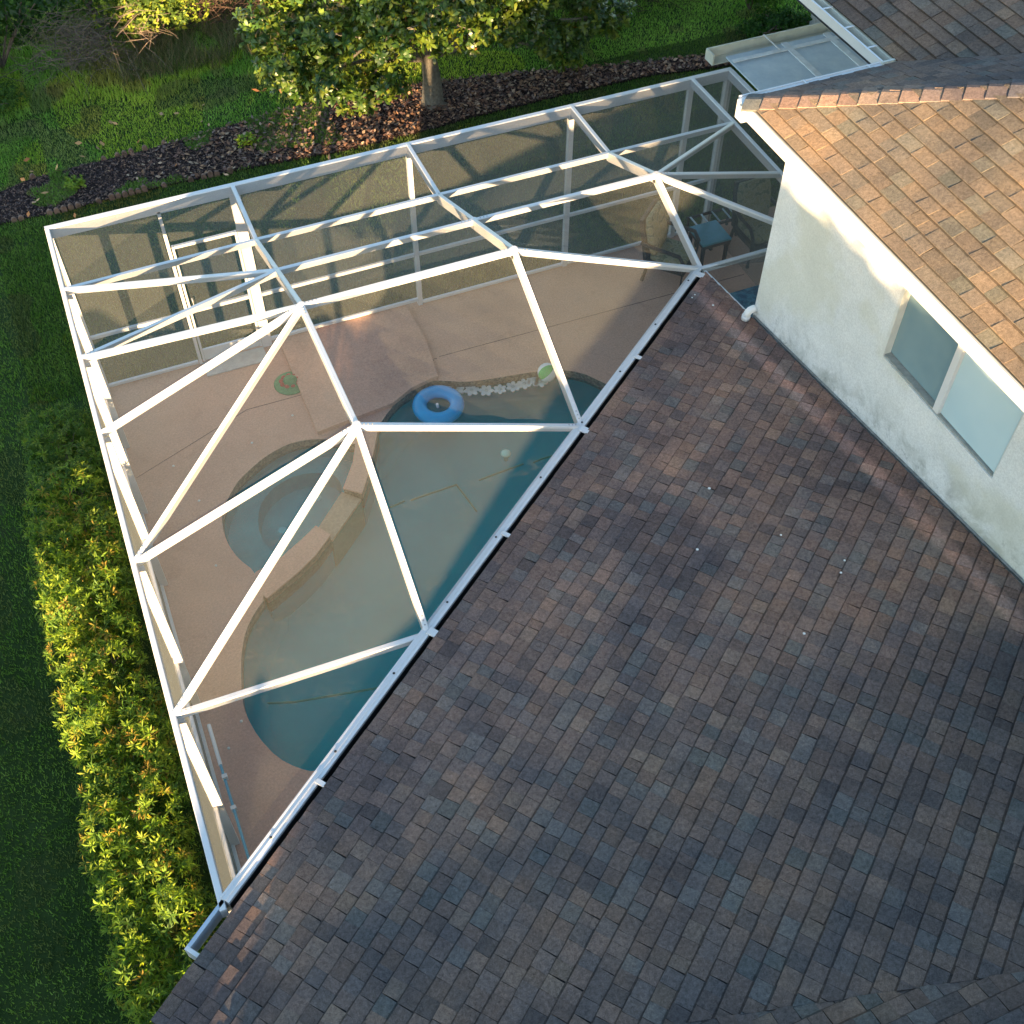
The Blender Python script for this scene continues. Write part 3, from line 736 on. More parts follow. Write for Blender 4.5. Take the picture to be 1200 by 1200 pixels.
wallscr((XR, -.05), (XR, -2.27)); wallscr((XR, -2.33), (XR, -4.25))
# gusset plates with screws where members meet
M_SCREW = simple('screw_head', (.35, .35, .36), .4)
for P_, Qs in ((a[3], (bb[3], Ln[2], a[4])), (a[4], (a[5], Ln[3], bb[4])), (bb[3], (cc[3], bb[4], a[3])), (bb[2], (cc[2], a[2])), (cc[2], (cc[3], dd[2])), (Ln[3], (a[3], a[4])), (Ln[4], (a[4], a[5])), (Ln[2], (a[3],)), (Ln[1], (a[2],)), (bb[4], (bb[3], a[4])), (a[5], (a[4],))):
    for Q_ in Qs:
        d_ = (Q_ - P_).normalized(); mbs = MB()
        for t_ in (.07, .11, .15):
            c_ = P_ + d_ * t_ + Vector((0, 0, .004)); mbs.lathe([(0, .005), (.007, .004), (.009, 0)], c_, 6)
        mbs.build('screw_row', M_SCREW, cage)
# node plates and little screws
for P in (a[3], a[4], bb[2], bb[3], cc[2]):
    MB().lathe([(0, .006), (.035, .006), (.04, 0)], P + Vector((0, 0, .002)), 12).build('node_plate', M_WH, cage)

# ================================================================== HOUSE
house = empty('house', (8.0, -7.0, 0)); tag(house, 'cream stucco house with brown shingle roofs beside the pool cage', 'house')
def eave(e, n_, z=None):
    p = G + E2 * e + N2 * n_; return Vector((p.x, p.y, (2.6 + TP * n_) if z is None else z))
E3 = Vector((E2.x, E2.y, 0)); N3 = Vector((N2.x, N2.y, 0))
# --- low roof
q1 = Vector((3.6299, -10.9899)); q2 = Vector((4.6574, -11.2927)); qd = (q2 - q1).normalized(); qn = Vector((qd.y, -qd.x))   # valley; qn points to -Y
if qn.y > 0: qn = -qn
LRn = 0.085
reg_low = [(-N2.x, -N2.y, -(N2.dot(G) + LRn)), (1, 0, 6.66), (-E2.x, -E2.y, -(E2.dot(G) - 0.86)), (qn.x, qn.y, qn.dot(q1)), (0, -1, 16)]
low_poly = clip([(-12, -20), (14, -20), (14, 2), (-12, 2)], reg_low)
lowz = lambda x, y: 2.6 + TP * ((Vector((x, y)) - G).dot(N2))
lr = mk('low_roof', [(x, y, lowz(x, y) - .004) for x, y in low_poly] + [(x, y, lowz(x, y) - .14) for x, y in low_poly],
        [tuple(range(len(low_poly)))] + [(i, i + len(low_poly), (i + 1) % len(low_poly) + len(low_poly), (i + 1) % len(low_poly)) for i in range(len(low_poly))] + [tuple(reversed(range(len(low_poly), 2 * len(low_poly))))], M_FELT, house)
sh_low = shingle_field(eave(0, LRn), E3, (N3 + Vector((0, 0, TP))), reg_low, planes=(-1.2, 11.5, -0.012, 10.0))
# --- steeper roof of the south wing (valley at lower right of the photograph)
T2 = TP * (N2.x * qd.x + N2.y * qd.y) / (-qd.y)
southz = lambda x, y: lowz(*q1) + T2 * (-(y - q1.y))
reg_s = [(-qn.x, -qn.y, -qn.dot(q1)), (-1, 0, -2.2), (1, 0, 13.9), (0, -1, 12.4)]
s_poly = clip([(-2, -20), (13.8, -20), (13.8, 2), (-2, 2)], [reg_s[0], reg_s[1], reg_s[2], reg_s[3]])
s_poly = [p for p in s_poly]
srf = mk('south_roof', [(x, y, southz(x, y) - .004) for x, y in s_poly], [tuple(range(len(s_poly)))], M_FELT, house)
sh_s = shingle_field(Vector((0, q1.y, southz(0, q1.y))), Vector((1, 0, 0)), Vector((0, -1, T2)), reg_s, planes=(-2, 13.5, -0.95, 2.4))
# other side of that wing
zt = southz(0, -12.4)
mk('south_roof_far_side', [(2.2, -12.4, zt), (13.8, -12.4, zt), (13.8, -17, zt - 1.9), (2.2, -17, zt - 1.9)], [(3, 2, 1, 0)], M_FELT, house)
# --- upper roof
KU = 0.417; C0 = Vector((6.39, -4.20, 5.12)); I0 = Vector((8.05, -4.20, 5.12))
reg_f = [(-1, 0, -C0.x), (1, 1, C0.x + C0.y), (1, 0, 10.7), (0, -1, 12.9)]
reg_r = [(0, 1, C0.y), (-1, -1, -(C0.x + C0.y)), (1, 1, I0.x + I0.y), (1, 0, 10.7)]
reg_w = [(-1, 0, -I0.x), (-1, -1, -(I0.x + I0.y)), (1, 0, 12.0), (0, 1, 4.0)]
def roofpatch(name, reg, zf, dz_=-.004):
    pl = clip([(-20, -20), (20, -20), (20, 20), (-20, 20)], reg); return mk(name, [(x, y, zf(x, y) + dz_) for x, y in pl], [tuple(range(len(pl)))], M_FELT, house)
zfr = lambda x, y: C0.z + KU * (x - C0.x); zre = lambda x, y: C0.z + KU * (C0.y - y); zwi = lambda x, y: I0.z + KU * (x - I0.x)
uf = roofpatch('upper_roof', reg_f, zfr); ur = roofpatch('rear_roof', reg_r, zre); uw = roofpatch('wing_roof', reg_w, zwi)
sh_f = shingle_field(C0, Vector((0, -1, 0)), Vector((1, 0, KU)), reg_f, planes=(0, 9, -.012, 4.6), wmin=.12, wmax=.25, extra=1.18, tint=(1.00, 1.04, .88), blend=.55)
sh_r = shingle_field(C0, Vector((1, 0, 0)), Vector((0, -1, KU)), reg_r, planes=(0, 4.5, -.012, 4.4))
sh_w = shingle_field(I0, Vector((0, 1, 0)), Vector((1, 0, KU)), reg_w, planes=(-4, 8.2, -.012, 4.2), wmin=.12, wmax=.25, extra=1.15, tint=(1.1, 1.0, .88))
allsh = [(s, lr) for s in sh_low] + [(s, srf) for s in sh_s] + [(s, uf) for s in sh_f] + [(s, ur) for s in sh_r] + [(s, uw) for s in sh_w]
order = sorted(range(len(allsh)), key=lambda i: -allsh[i][0][3])
single = set(order[:285])
rest = {}
for i, (s, par) in enumerate(allsh):
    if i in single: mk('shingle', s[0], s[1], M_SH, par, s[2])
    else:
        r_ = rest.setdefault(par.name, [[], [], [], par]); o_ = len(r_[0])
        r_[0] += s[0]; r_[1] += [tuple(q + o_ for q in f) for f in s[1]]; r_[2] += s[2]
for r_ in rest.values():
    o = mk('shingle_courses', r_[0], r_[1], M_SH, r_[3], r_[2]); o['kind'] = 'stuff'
# hip caps (front hip)
def caps(O, D, n1, n2, zfa, zfb, count, par, step=.14, first=0.0):
    """D plan direction of hip, n1/n2 plan offsets to both sides"""
    for i in range(count):
        vs = []
        c = random.choice(PALF); j = random.uniform(1.0, 1.4); c = tuple(x * j for x in c)
        for (s, lift) in ((first + i * step, .026), (first + (i + 1) * step + .05, .008)):
            p = Vector((O.x, O.y)) + D * s
            for off, zf in ((n1 * .145, zfa), (n1 * .02, zfa), (n2 * .02, zfb), (n2 * .145, zfb)):
                q = p + off; vs.append(Vector((q.x, q.y, zf(q.x, q.y) + lift)))
        vb = [v - Vector((0, 0, .02 if k < 4 else .012)) for k, v in enumerate(vs)]
        v = vs + vb
        f = [(0, 1, 5, 4), (1, 2, 6, 5), (2, 3, 7, 6), (8, 9, 1, 0), (9, 10, 2, 1), (10, 11, 3, 2), (0, 4, 12, 8), (7, 3, 11, 15), (4, 5, 13, 12), (5, 6, 14, 13), (6, 7, 15, 14)]
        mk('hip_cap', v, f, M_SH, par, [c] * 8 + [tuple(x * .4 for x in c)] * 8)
HD = Vector((1, -1)).normalized()
caps(C0, HD, Vector((-1, -1)).normalized(), Vector((1, 1)).normalized(), zfr, zre, 22, uf, .165)
# --- fascia, soffit, walls
box('fascia', C0.x - .022, C0.x, -12.8, C0.y + .0, 4.965, 5.105, M_FASCIA, house)
box('fascia', C0.x - .022, I0.x, C0.y + .002, C0.y + .024, 4.965, 5.105, M_FASCIA, house)
box('soffit', C0.x, 13.0, -12.8, C0.y, 4.955, 4.97, M_FASCIA, house)
# hip corner end block and flashing
box('corner_cap', C0.x - .05, C0.x + .03, C0.y - .06, C0.y + .05, 4.93, 5.11, M_WH, house)
# wall with window opening: x = 6.69, y from -4.58 to -12.8
yw0, yw1, zs, zt_ = -8.065, -6.48, 3.85, 4.66
XW = 6.69
wall = empty('side_wall', (XW, -8, 2)); wall.parent = house; wall.matrix_parent_inverse = wm(house).inverted()
def wallbox(nm, y0, y1, z0, z1): return box(nm, XW, XW + .2, y0, y1, z0, z1, M_ST, wall)
wallbox('wall_section', -12.8, yw0, 0, 4.955); wallbox('wall_section', yw1, -4.58, 0, 4.955); wallbox('wall_section', yw0, yw1, 0, zs); wallbox('wall_section', yw0, yw1, zt_, 4.955)
box('rear_wall', XW + .2, 11.3, -4.78, -4.58, 0, 4.955, M_ST, house)
box('wing_wall', 13.6, 13.8, -4.58, 4.5, -.07, 4.955, M_ST, house)
for y_ in (.5, 4.0): box('porch_post', 8.9, 9.15, y_ + 2.5, y_ + 2.75, -.07, 4.953, M_FASCIA, house) if y_ > 3 else None
box('wing_soffit', 8.07, 13.0, -4.2, 4.2, 4.955, 4.97, M_FASCIA, house)
# low house body under the low roof
lb = clip([(-20, -20), (20, -20), (20, 2), (-20, 2)], [(-N2.x, -N2.y, -(N2.dot(G) + .55)), (1, 0, 6.68), (-E2.x, -E2.y, -(E2.dot(G) - .2)), (0, -1, 12.9)])
prism('low_wall', lb, -.07, 2.55, M_ST, house)
prism('south_wall', [(3.2, -16.8), (13.6, -16.8), (13.6, -12.95), (3.2, -12.95)], -.07, zt - 1.95, M_ST, house)
# flashing between roof and wall
v = []
for y in (-4.6, -12.8): 
    z = lowz(XW, y); v += [(XW - .004, y, z - .01), (XW - .004, y, z + .030), (XW - .018, y, z + .016)]
mk('flashing', v, [(0, 3, 4, 1), (0, 2, 5, 3), (1, 4, 5, 2)], simple('old_flashing', (.14, .15, .15), .6, .4, 20), house)
# window
M_FR = simple('window_frame_paint', (.66, .66, .62), .5, .08, 8)
M_GL1 = NT('obscured_sky_glass', .12, .6); M_GL1.color(M_GL1.ramp(M_GL1.noise(1.6, 3), [(0.3, (.17, .27, .31)), (0.7, (.25, .35, .37))])); M_GL1 = M_GL1.m  # blue base of both panes has the sky reflection painted in
M_GL2 = NT('blinded_sky_glass', .12, .6); M_GL2.color(M_GL2.ramp(M_GL2.noise(1.2, 3), [(0.3, (.46, .62, .68)), (0.7, (.56, .70, .74))])); M_GL2 = M_GL2.m
win = empty('window', (XW, -7.27, 3.85)); win.parent = house; win.matrix_parent_inverse = wm(house).inverted()
box('frame', XW + .03, XW + .10, yw0, yw0 + .03, zs, zt_, M_FR, win); box('frame', XW + .0, XW + .10, yw1 - .035, yw1, zs, zt_, M_FR, win)
box('sill', XW + .012, XW + .10, yw0 + .03, yw1 - .035, zs, zs + .022, simple('aged_aluminium', (.30, .31, .29), .5, .2, 20), win)
box('frame', XW + .0, XW + .10, yw0 + .03, yw1 - .035, zt_ - .03, zt_, M_FR, win)
box('mullion', XW - .004, XW + .075, -7.31, -7.245, zs + .03, zt_ - .03, M_WH, win)
box('glass_pane', XW + .075, XW + .083, -7.245, yw1 - .035, zs + .03, zt_ - .03, M_GL1, win)
box('glass_pane', XW + .035, XW + .043, yw0 + .03, -7.31, zs + .03, zt_ - .03, M_GL2, win)
# PVC elbow at the foot of the wall corner
MB().tube([(6.69, -4.60, 2.86), (6.66, -4.60, 2.865), (6.625, -4.60, 2.857), (6.60, -4.60, 2.83), (6.592, -4.60, 2.79)], .040, 14).build('drain_elbow', simple('pvc', (.78, .78, .76), .4, .06), house, True)
MB().tube([(6.592, -4.60, 2.80), (6.590, -4.60, 2.745)], .047, 14).build('drain_collar', M_WH, house, True)
# rake board of the low roof next to the patio
box_between('rake_trim', (6.672, -3.60, 2.612), (6.672, -4.50, 2.735), .03, .13, M_WH, house)
# --- gutter on the low eave
gut = empty('gutter', (3, -6, 2.5)); gut.parent = house; gut.matrix_parent_inverse = wm(house).inverted()
def gbar(nm, e0, e1, n0, n1, z0, z1, mat):
    A = [eave(e, n_, z) for z in (z0, z1) for e, n_ in ((e0, n0), (e1, n0), (e1, n1), (e0, n1))]
    return mk(nm, A, [(3, 2, 1, 0), (4, 5, 6, 7), (0, 1, 5, 4), (1, 2, 6, 5), (2, 3, 7, 6), (3, 0, 4, 7)], mat, gut)
eT = (Vector((XT[3], -3.524)) - G).dot(E2)
gbar('eave_beam', .05, eT, -.048, .022, 2.50, 2.612, M_WH)
gbar('gutter_lip', .05, eT, -.060, -.048, 2.46, 2.617, M_WH); gbar('gutter_lip', .05, eT, -.018, -.008, 2.611, 2.618, M_WH)
M_DARK = simple('gutter_shadow_liner', (.02, .022, .025), .6)
gbar('trough', -.3, eT, .022, .15, 2.40, 2.42, M_DARK); gbar('gutter_liner', .05, eT, .0225, .026, 2.42, 2.58, M_DARK)
gbar('gutter_end', -.34, .045, -.045, -.015, 2.44, 2.60, simple('blue_grey_metal', (.42, .50, .58), .4, .08)); gbar('gutter_end', -.37, -.34, -.045, .08, 2.44, 2.60, M_WH)
for e in (1.15, 2.76, 3.99, 5.5, 6.69, 8.22):
    big = e in (2.76, 5.5, 8.22)
    gbar('bracket', e - (.035 if big else .02), e + (.035 if big else .02), .0, .10 if big else .085, 2.612, 2.630, M_WH)
for e in np.arange(.6, 8.2, .83):
    p = eave(e, -.02, 2.619); MB().lathe([(0, .006), (.009, .005), (.012, 0)], p, 8).build('screw', M_DARK, gut)
# --- upper rear gutter (thin white) and wing gutter
box('rear_gutter', C0.x - .01, I0.x - .05, C0.y + .026, C0.y + .085, 5.00, 5.10, M_WH, house)
box('rear_gutter_lip', C0.x - .01, I0.x - .05, C0.y + .085, C0.y + .098, 5.00, 5.112, M_WH, house)
for x in (7.05, 7.75): box('strap', x, x + .015, C0.y + .0, C0.y + .098, 5.112, 5.118, M_WH, house)
wg = empty('wing_gutter', (8, 0, 5)); wg.parent = house; wg.matrix_parent_inverse = wm(house).inverted()
M_CR = simple('cream_metal', (.60, .60, .52), .5, .1, 6)
box('gutter_lip', I0.x - .145, I0.x - .125, -4.12, 4.2, 5.03, 5.125, M_WH, wg)
box('gutter_bottom', I0.x - .125, I0.x - .02, -4.12, 4.2, 4.99, 5.0, M_DARK, wg)
box('gutter_back', I0.x - .02, I0.x - .0, -4.17, 4.2, 5.0, 5.105, M_CR, wg)
box('gutter_end', I0.x - .145, I0.x - .0, -4.145, -4.12, 4.99, 5.125, M_CR, wg)
for y in (-3.85, -3.45, -3.05, -2.6, -2.2): box('strap', I0.x - .145, I0.x, y, y + .02, 5.105, 5.112, M_WH, wg)
# white specks (bird droppings) on the low roof
ms = simple('droppings', (.75, .75, .72), .8)
for (x, y) in [(6.35, -3.95), (6.42, -4.22), (6.30, -3.98), (5.05, -6.6), (5.3, -7.4), (5.6, -7.9), (4.6, -7.2), (4.9, -8.4), (5.5, -8.0)]:
    z = lowz(x, y); r_ = random.uniform(.006, .012)
    MB().lathe([(0, .006), (r_, .004), (r_ * 1.3, 0)], (x, y, z + .019), 7).build('dropping', ms, lr)

# ================================================================== PATIO ROOF (flat pans)
pr = empty('patio_roof', (10.2, -1.5, 2.65)); tag(pr, 'flat blue-grey metal patio roof between pool cage and rear wing', 'patio roof')
def panmat():
    m = NT('weathered_pan', .5, .4)
    c = m.mix(m.ramp(m.noise(2.2, 6, .7), [(.35, 0.0), (.65, 1.0)]), (.42, .51, .60), (.60, .68, .74))
    c = m.mix(m.ramp(m.noise(13, 6, .75), [(.55, 0.0), (.72, .55)]), c, (.66, .70, .72))
    m.color(c); m.bump(m.noise(20, 4), .1, .01); return m.m
M_PAN = panmat(); M_SEAM = simple('seam_sealant', (.70, .73, .76), .6, .15, 8, bump=.2, bs=30)
xs_ = [XR + .05, 9.95, 10.62, 11.28]
for i in range(3):
    v, f = boxv(xs_[i] + .006, xs_[i + 1] - .006, -4.15, .22, 2.62, 2.645 + .002 * i); mk('roof_pan', v, f, M_PAN, pr)
for i, x in enumerate(xs_[1:-1]):
    box('seam', x - .045, x + .045, -.95 - .25 * i, .215, 2.648, 2.662, M_SEAM, pr)
    box('seam_gap', x - .012, x + .012, -4.1, -.95 - .25 * i, 2.648, 2.652, M_DARK, pr)
box('seam', xs_[0] + .02, xs_[-1], .02, .09, 2.652, 2.664, M_SEAM, pr)
mk('cream_panel', [(10.75, -.95, 2.668), (11.35, -1.2, 2.668), (11.35, .15, 2.668), (11.12, -.05, 2.668)], [(0, 1, 2, 3)], M_CR, pr)
box('gutter_trough', XR - .12, 11.3, .225, .40, 2.55, 2.565, M_CR, pr); box('gutter_wall', XR - .12, 11.3, .40, .425, 2.55, 2.70, M_CR, pr)
box('gutter_wall', XR - .145, XR - .12, .225, .425, 2.55, 2.70, M_CR, pr)
for x in (9.75, 10.85): box_between('strap', (x, .43, 2.71), (x + .04, .05, 2.68), .025, .012, M_WH, pr)
box('patio_post', 11.2, 11.28, .0, .08, 0, 2.6, M_WH, pr)

# ================================================================== POOL TOYS AND THINGS
def plast(name, c, rough=.35): return simple(name, c, rough, .06, 6)
# swim ring
mb = MB(); Rm, rm = .250, .097; cR = (3.98, -1.93, -.06)
prof = [(Rm + rm * math.cos(t), rm * .8 * math.sin(t)) for t in [k * 2 * math.pi / 14 for k in range(14)]]
mb.lathe(prof, cR, 40, True); ring = mb.build('swim_ring', plast('blue_vinyl', (.0, .34, .72), .3), None, True); tag(ring, 'blue inflatable swim ring floating at the rear pool edge', 'swim ring')
MB().tube([(3.95, -2.0, -.02), (3.94, -2.01, .05)], .018, 8).build('valve', plast('white_vinyl', (.8, .8, .8)), ring)
# beach ball
bl = empty('beach_ball', (5.52, -1.99, .02)); tag(bl, 'green and white beach ball floating against the rear pool edge', 'beach ball')
for k in range(6):
    v = []; f = []; r_ = .13
    for i in range(9):
        th = math.pi * i / 8
        for j in range(5):
            ph = (k + j / 4) * math.pi / 3; p = Vector((math.sin(th) * math.cos(ph), math.sin(th) * math.sin(ph), math.cos(th))) * r_
            p = Matrix.Rotation(.9, 3, 'Y') @ p; v.append(p + Vector((5.52, -1.99, .02)))
    for i in range(8):
        for j in range(4): f.append((i * 5 + j, (i + 1) * 5 + j, (i + 1) * 5 + j + 1, i * 5 + j + 1))
    mk('gore', v, f, plast('ball_green', (.06, .50, .12)) if k % 2 else plast('ball_white', (.75, .8, .78)), bl, None, True)
# flower garland: pale flowers in a chain
gar = empty('flower_garland', (4.8, -1.8, -.1)); tag(gar, 'chain of pale plastic flowers floating along the pool edge', 'garland')
mfl = plast('pale_petals', (.62, .66, .62), .5); mfl2 = plast('flower_eye', (.45, .50, .45), .5)
for (x, y) in [(4.33, -1.72), (4.50, -1.80), (4.68, -1.88), (4.86, -1.93), (5.04, -1.95), (5.20, -1.96), (5.35, -1.95), (5.42, -2.0), (4.24, -1.68)]:
    mb = MB(); r0 = random.uniform(0, 1); s_ = random.uniform(.9, 1.1)
    for k in range(6):
        t = r0 + k * math.pi / 3; cx, cy = x + math.cos(t) * .062 * s_, y + math.sin(t) * .062 * s_
        pts = [(cx + (math.cos(q) * .040 * math.cos(t) - math.sin(q) * .031 * math.sin(t)) * s_, cy + (math.cos(q) * .040 * math.sin(t) + math.sin(q) * .031 * math.cos(t)) * s_) for q in [j * 2 * math.pi / 9 for j in range(9)]]
        n = 9; mb.add([(p[0], p[1], -.112) for p in pts] + [(p[0], p[1], -.098) for p in pts], [tuple(range(9, 18)), tuple(reversed(range(9)))] + [(i, (i + 1) % 9, (i + 1) % 9 + 9, i + 9) for i in range(9)])
    mb.lathe([(0, .014), (.035, .014), (.035, 0)], (x, y, -.112), 9); fl = mb.build('flower', mfl, gar)
    MB().lathe([(0, .012), (.02, .008), (.026, 0)], (x, y, -.097), 10).build('flower_eye', mfl2, fl)
# chlorine floater
fo = MB().lathe([(0, .03), (.04, .028), (.062, .01), (.065, -.01), (.03, -.02), (.03, -.12), (0, -.12)], (4.50, -3.02, -.115), 18).build('pool_floater', plast('pale_green_plastic', (.25, .55, .48)), None, True); tag(fo, 'small pale green round floater out in the open pool', 'floater')
# straw hat-like disc on deck
hat = empty('sun_hat', (2.28, -.86, 0)); tag(hat, 'green round sun hat with red flowers lying on the deck', 'sun hat')
MB().lathe([(0, .11), (.06, .105), (.09, .07), (.10, .03), (.16, .018), (.215, .012), (.225, .004), (.2, 0.0)], (2.28, -.86, .004), 36).build('hat_brim', simple('green_straw', (.085, .24, .10), .8, .25, 25, bump=.4, bs=90), hat, True)
mb = MB()
for k in range(9):
    t = k * 2 * math.pi / 9; x, y = 2.27 + math.cos(t) * .105, -.84 + math.sin(t) * .10
    mb.lathe([(0, .035), (.02, .03), (.035, .012), (.038, 0)], (x, y, .03), 8)
mb.build('red_flowers', simple('red_cloth', (.42, .07, .05), .8, .3, 40), hat, True)
# pool pole along the left wall
pp = empty('pool_pole', (.2, -6.6, .8)); tag(pp, 'blue telescopic pool pole leaning along the left screen wall', 'pool pole')
MB().tube([(.17, -8.1, .75), (.13, -6.05, .62)], .014, 8).build('pole', plast('pole_blue', (.10, .30, .42), .3), pp)
MB().tube([(.135, -6.35, .64), (.128, -5.85, .60)], .019, 8).build('pole_sleeve', M_WH, pp)
for y in (-6.5, -6.85): box('clip', .12, .17, y - .02, y + .02, .62, .69, M_WH, pp)
# --- patio furniture
M_WICK = simple('dark_wicker', (.035, .026, .024), .6, .3, 60, bump=.5, bs=120)
def cushmat():
    m = NT('floral_cushion', .85, .2)
    v = m.n('ShaderNodeTexVoronoi'); v.inputs['Scale'].default_value = 14; m.l(m.co, v.inputs['Vector'])
    m.color(m.ramp(v.outputs['Distance'], [(0.1, (.33, .28, .12)), (0.35, (.24, .24, .14)), (0.6, (.36, .33, .22)), (.8, (.13, .15, .09))])); return m.m
M_CUSH = cushmat()
def rbox(mb, x0, x1, y0, y1, z0, z1, r=.04, n=4):
    # rounded cushion block
    vs = []; cx = [(x1 - r, y1 - r, 0), (x0 + r, y1 - r, 1), (x0 + r, y0 + r, 2), (x1 - r, y0 + r, 3)]
    lay = [(z0, -.5), (z0 + (z1 - z0) * .25, 0), (z0 + (z1 - z0) * .75, 0), (z1, -.6)]
    ringn = 4 * (n + 1)
    for z, k in lay:
        for (x, y, q) in cx:
            for i in range(n + 1):
                t = (q + i / n) * math.pi / 2; rr = r * (1 + k * .9); vs.append((x + rr * math.cos(t), y + rr * math.sin(t), z))
    f = []
    for l in range(3):
        for i in range(ringn): j = (i + 1) % ringn; f.append((l * ringn + i, l * ringn + j, (l + 1) * ringn + j, (l + 1) * ringn + i))
    f.append(tuple(range(3 * ringn, 4 * ringn))); f.append(tuple(reversed(range(ringn))))
    mb.add(vs, f)
def armchair(x, y, rot, label):
    t = empty('patio_armchair', (x, y, 0)); t.rotation_euler = (0, 0, rot); tag(t, label, 'armchair', 'wicker armchairs on the patio')
    def pt(o): o.parent = t; o.matrix_parent_inverse = Matrix.Identity(4); return o
    s = MB()
    rbox(s, -.26, .27, -.25, .25, .36, .47, .07); pt(s.build('seat_cushion', M_CUSH, None, True))
    s = MB(); rbox(s, -.27, .27, -.06, .06, -.28, .30, .05)
    s.v = [Matrix.Rotation(R(-14), 3, 'Y') @ Vector((v.y, v.x, v.z)) + Vector((-.27, 0, .74)) for v in s.v]; s.f = [tuple(reversed(f)) for f in s.f]
    pt(s.build('back_cushion', M_CUSH, None, True))
    s = MB(); s.box(-.28, .29, -.28, .28, .28, .355); pt(s.build('seat_frame', M_WICK))
    s = MB(); s.bar((-.30, 0, .34), (-.42, 0, 1.02), .56, .05, Vector((1, 0, 0))); pt(s.build('back_frame', M_WICK))
    for sg in (-1, 1):
        s = MB(); s.tube([(.27, sg * .31, 0), (.28, sg * .31, .5), (.2, sg * .32, .63), (-.1, sg * .32, .65), (-.38, sg * .30, .66)], .028, 8); pt(s.build('arm', M_WICK, None, True))
        s = MB(); s.tube([(-.26, sg * .27, .3), (-.32, sg * .28, 0)], .025, 8); pt(s.build('leg', M_WICK))
    return t
armchair(7.98, -.80, R(-48), 'dark armchair with floral cushions just left of the small table')
armchair(9.42, -.80, R(-88), 'dark armchair with floral cushions right of the small table')
armchair(10.45, -.35, R(-120), 'dark armchair with cushions deepest under the patio roof')
tb = empty('side_table', (8.63, -.70, 0)); tag(tb, 'small dark square patio table between two armchairs', 'table')
box('table_top', 8.40, 8.86, -.93, -.47, .47, .50, simple('table_glass', (.10, .27, .33), .1, .1), tb)
box('apron', 8.42, 8.84, -.91, -.49, .40, .468, M_WICK, tb)
for x in (8.44, 8.82):
    for y in (-.89, -.51): box('leg', x - .022, x + .022, y - .022, y + .022, 0, .40, M_WICK, tb)
rk = empty('slatted_rack', (8.95, .0, 0)); tag(rk, 'low dark rack with pale slats beside the rear screen', 'rack')
for y in (-.36, -.08): 
    box_between('frame_rail', (8.62, y, .34), (9.35, y, .34), .03, .04, M_WICK, rk)
for x in (8.66, 8.84, 9.02, 9.2, 9.3): box_between('slat', (x, -.345, .348), (x, -.095, .348), .03, .012, simple('pale_slat', (.40, .52, .58), .5), rk)
for x in (8.64, 9.33):
    for y in (-.36, -.08): box('leg', x - .015, x + .015, y - .015, y + .015, 0, .30, M_WICK, rk)
def rugmat():
    m = NT('blue_rug', .95, .1); c = m.ramp(m.noise(6, 4, .6), [(.4, (.03, .10, .17)), (.52, (.09, .26, .36)), (.62, (.05, .13, .22))]); m.color(c); return m.m
rg = box('patio_rug', 8.6, 10.0, -2.9, -1.5, .003, .014, rugmat()); tag(rg, 'blue patterned rug on the shaded patio floor', 'rug')
# white specks of debris on the deck
mdb = simple('debris', (.7, .7, .66), .8)
mb = MB()
for (x, y) in [(2.44, -1.73), (1.53, -1.71), (.69, -2.4), (.65, -3.45), (2.14, -1.44), (.52, -1.72), (.42, -5.57), (.22, -5.83)]:
    mb.lathe([(0, .012), (.014, .008), (.018, 0)], (x, y, 0.001), 6)
tag(mb.build('deck_debris', mdb), 'tiny white scraps lying on the pool deck', 'debris', kind='stuff')

# ================================================================== PLANTS
def rosettes(name, C, Nrm, size, nl, wid, pal, mat, parent=None, tips=None, droop=.5, segs=2, rnd=.35):
    """leaf rosettes at points C facing Nrm. each leaf is a folded two-quad blade"""
    n = len(C); K = nl
    C = np.repeat(C, K, 0); Z = np.repeat(Nrm, K, 0)
    Z = Z / np.linalg.norm(Z, axis=1, keepdims=True)
    r = rng.normal(0, 1, C.shape); A = r - (r * Z).sum(1, keepdims=True) * Z; A /= np.linalg.norm(A, axis=1, keepdims=True)
    el = rng.uniform(-.1, 1.1, len(C)); D = A * np.cos(el)[:, None] + Z * np.sin(el)[:, None]
    S = np.cross(D, Z); S /= np.linalg.norm(S, axis=1, keepdims=True) + 1e-9
    L = (size * rng.uniform(.65, 1.25, len(C)))[:, None]; W = L * wid
    dr = Z * L * droop * .25
    p0 = C + D * L * .06; p1 = C + D * L * .55 + dr * .3; p2 = C + D * L - dr
    V = np.zeros((len(C), 6, 3)); V[:, 0] = p0 - S * W * .18; V[:, 1] = p0 + S * W * .18; V[:, 2] = p1 + S * W * .5 + Z * W * .15; V[:, 3] = p2 + S * W * .05; V[:, 4] = p2 - S * W * .05; V[:, 5] = p1 - S * W * .5 + Z * W * .15
    base = np.arange(len(C))[:, None] * 6
    F = np.concatenate([base + np.array([[0, 1, 2, 5]]), base + np.array([[5, 2, 3, 4]])], 0)
    pal = np.array(pal); ci = np.repeat(rng.integers(0, len(pal), n), K); c = pal[ci] * rng.uniform(1 - rnd, 1 + rnd, len(C))[:, None]
    c = np.repeat(c[:, None, :], 6, 1)
    if tips is not None:
        tp = np.array(tips)[np.repeat(rng.integers(0, len(tips), n), K)]; c[:, 2:] = c[:, 2:] * .45 + tp[:, None, :] * .55; 
    return mknp(name, V.reshape(-1, 3), F, mat, c.reshape(-1, 3), parent, True)

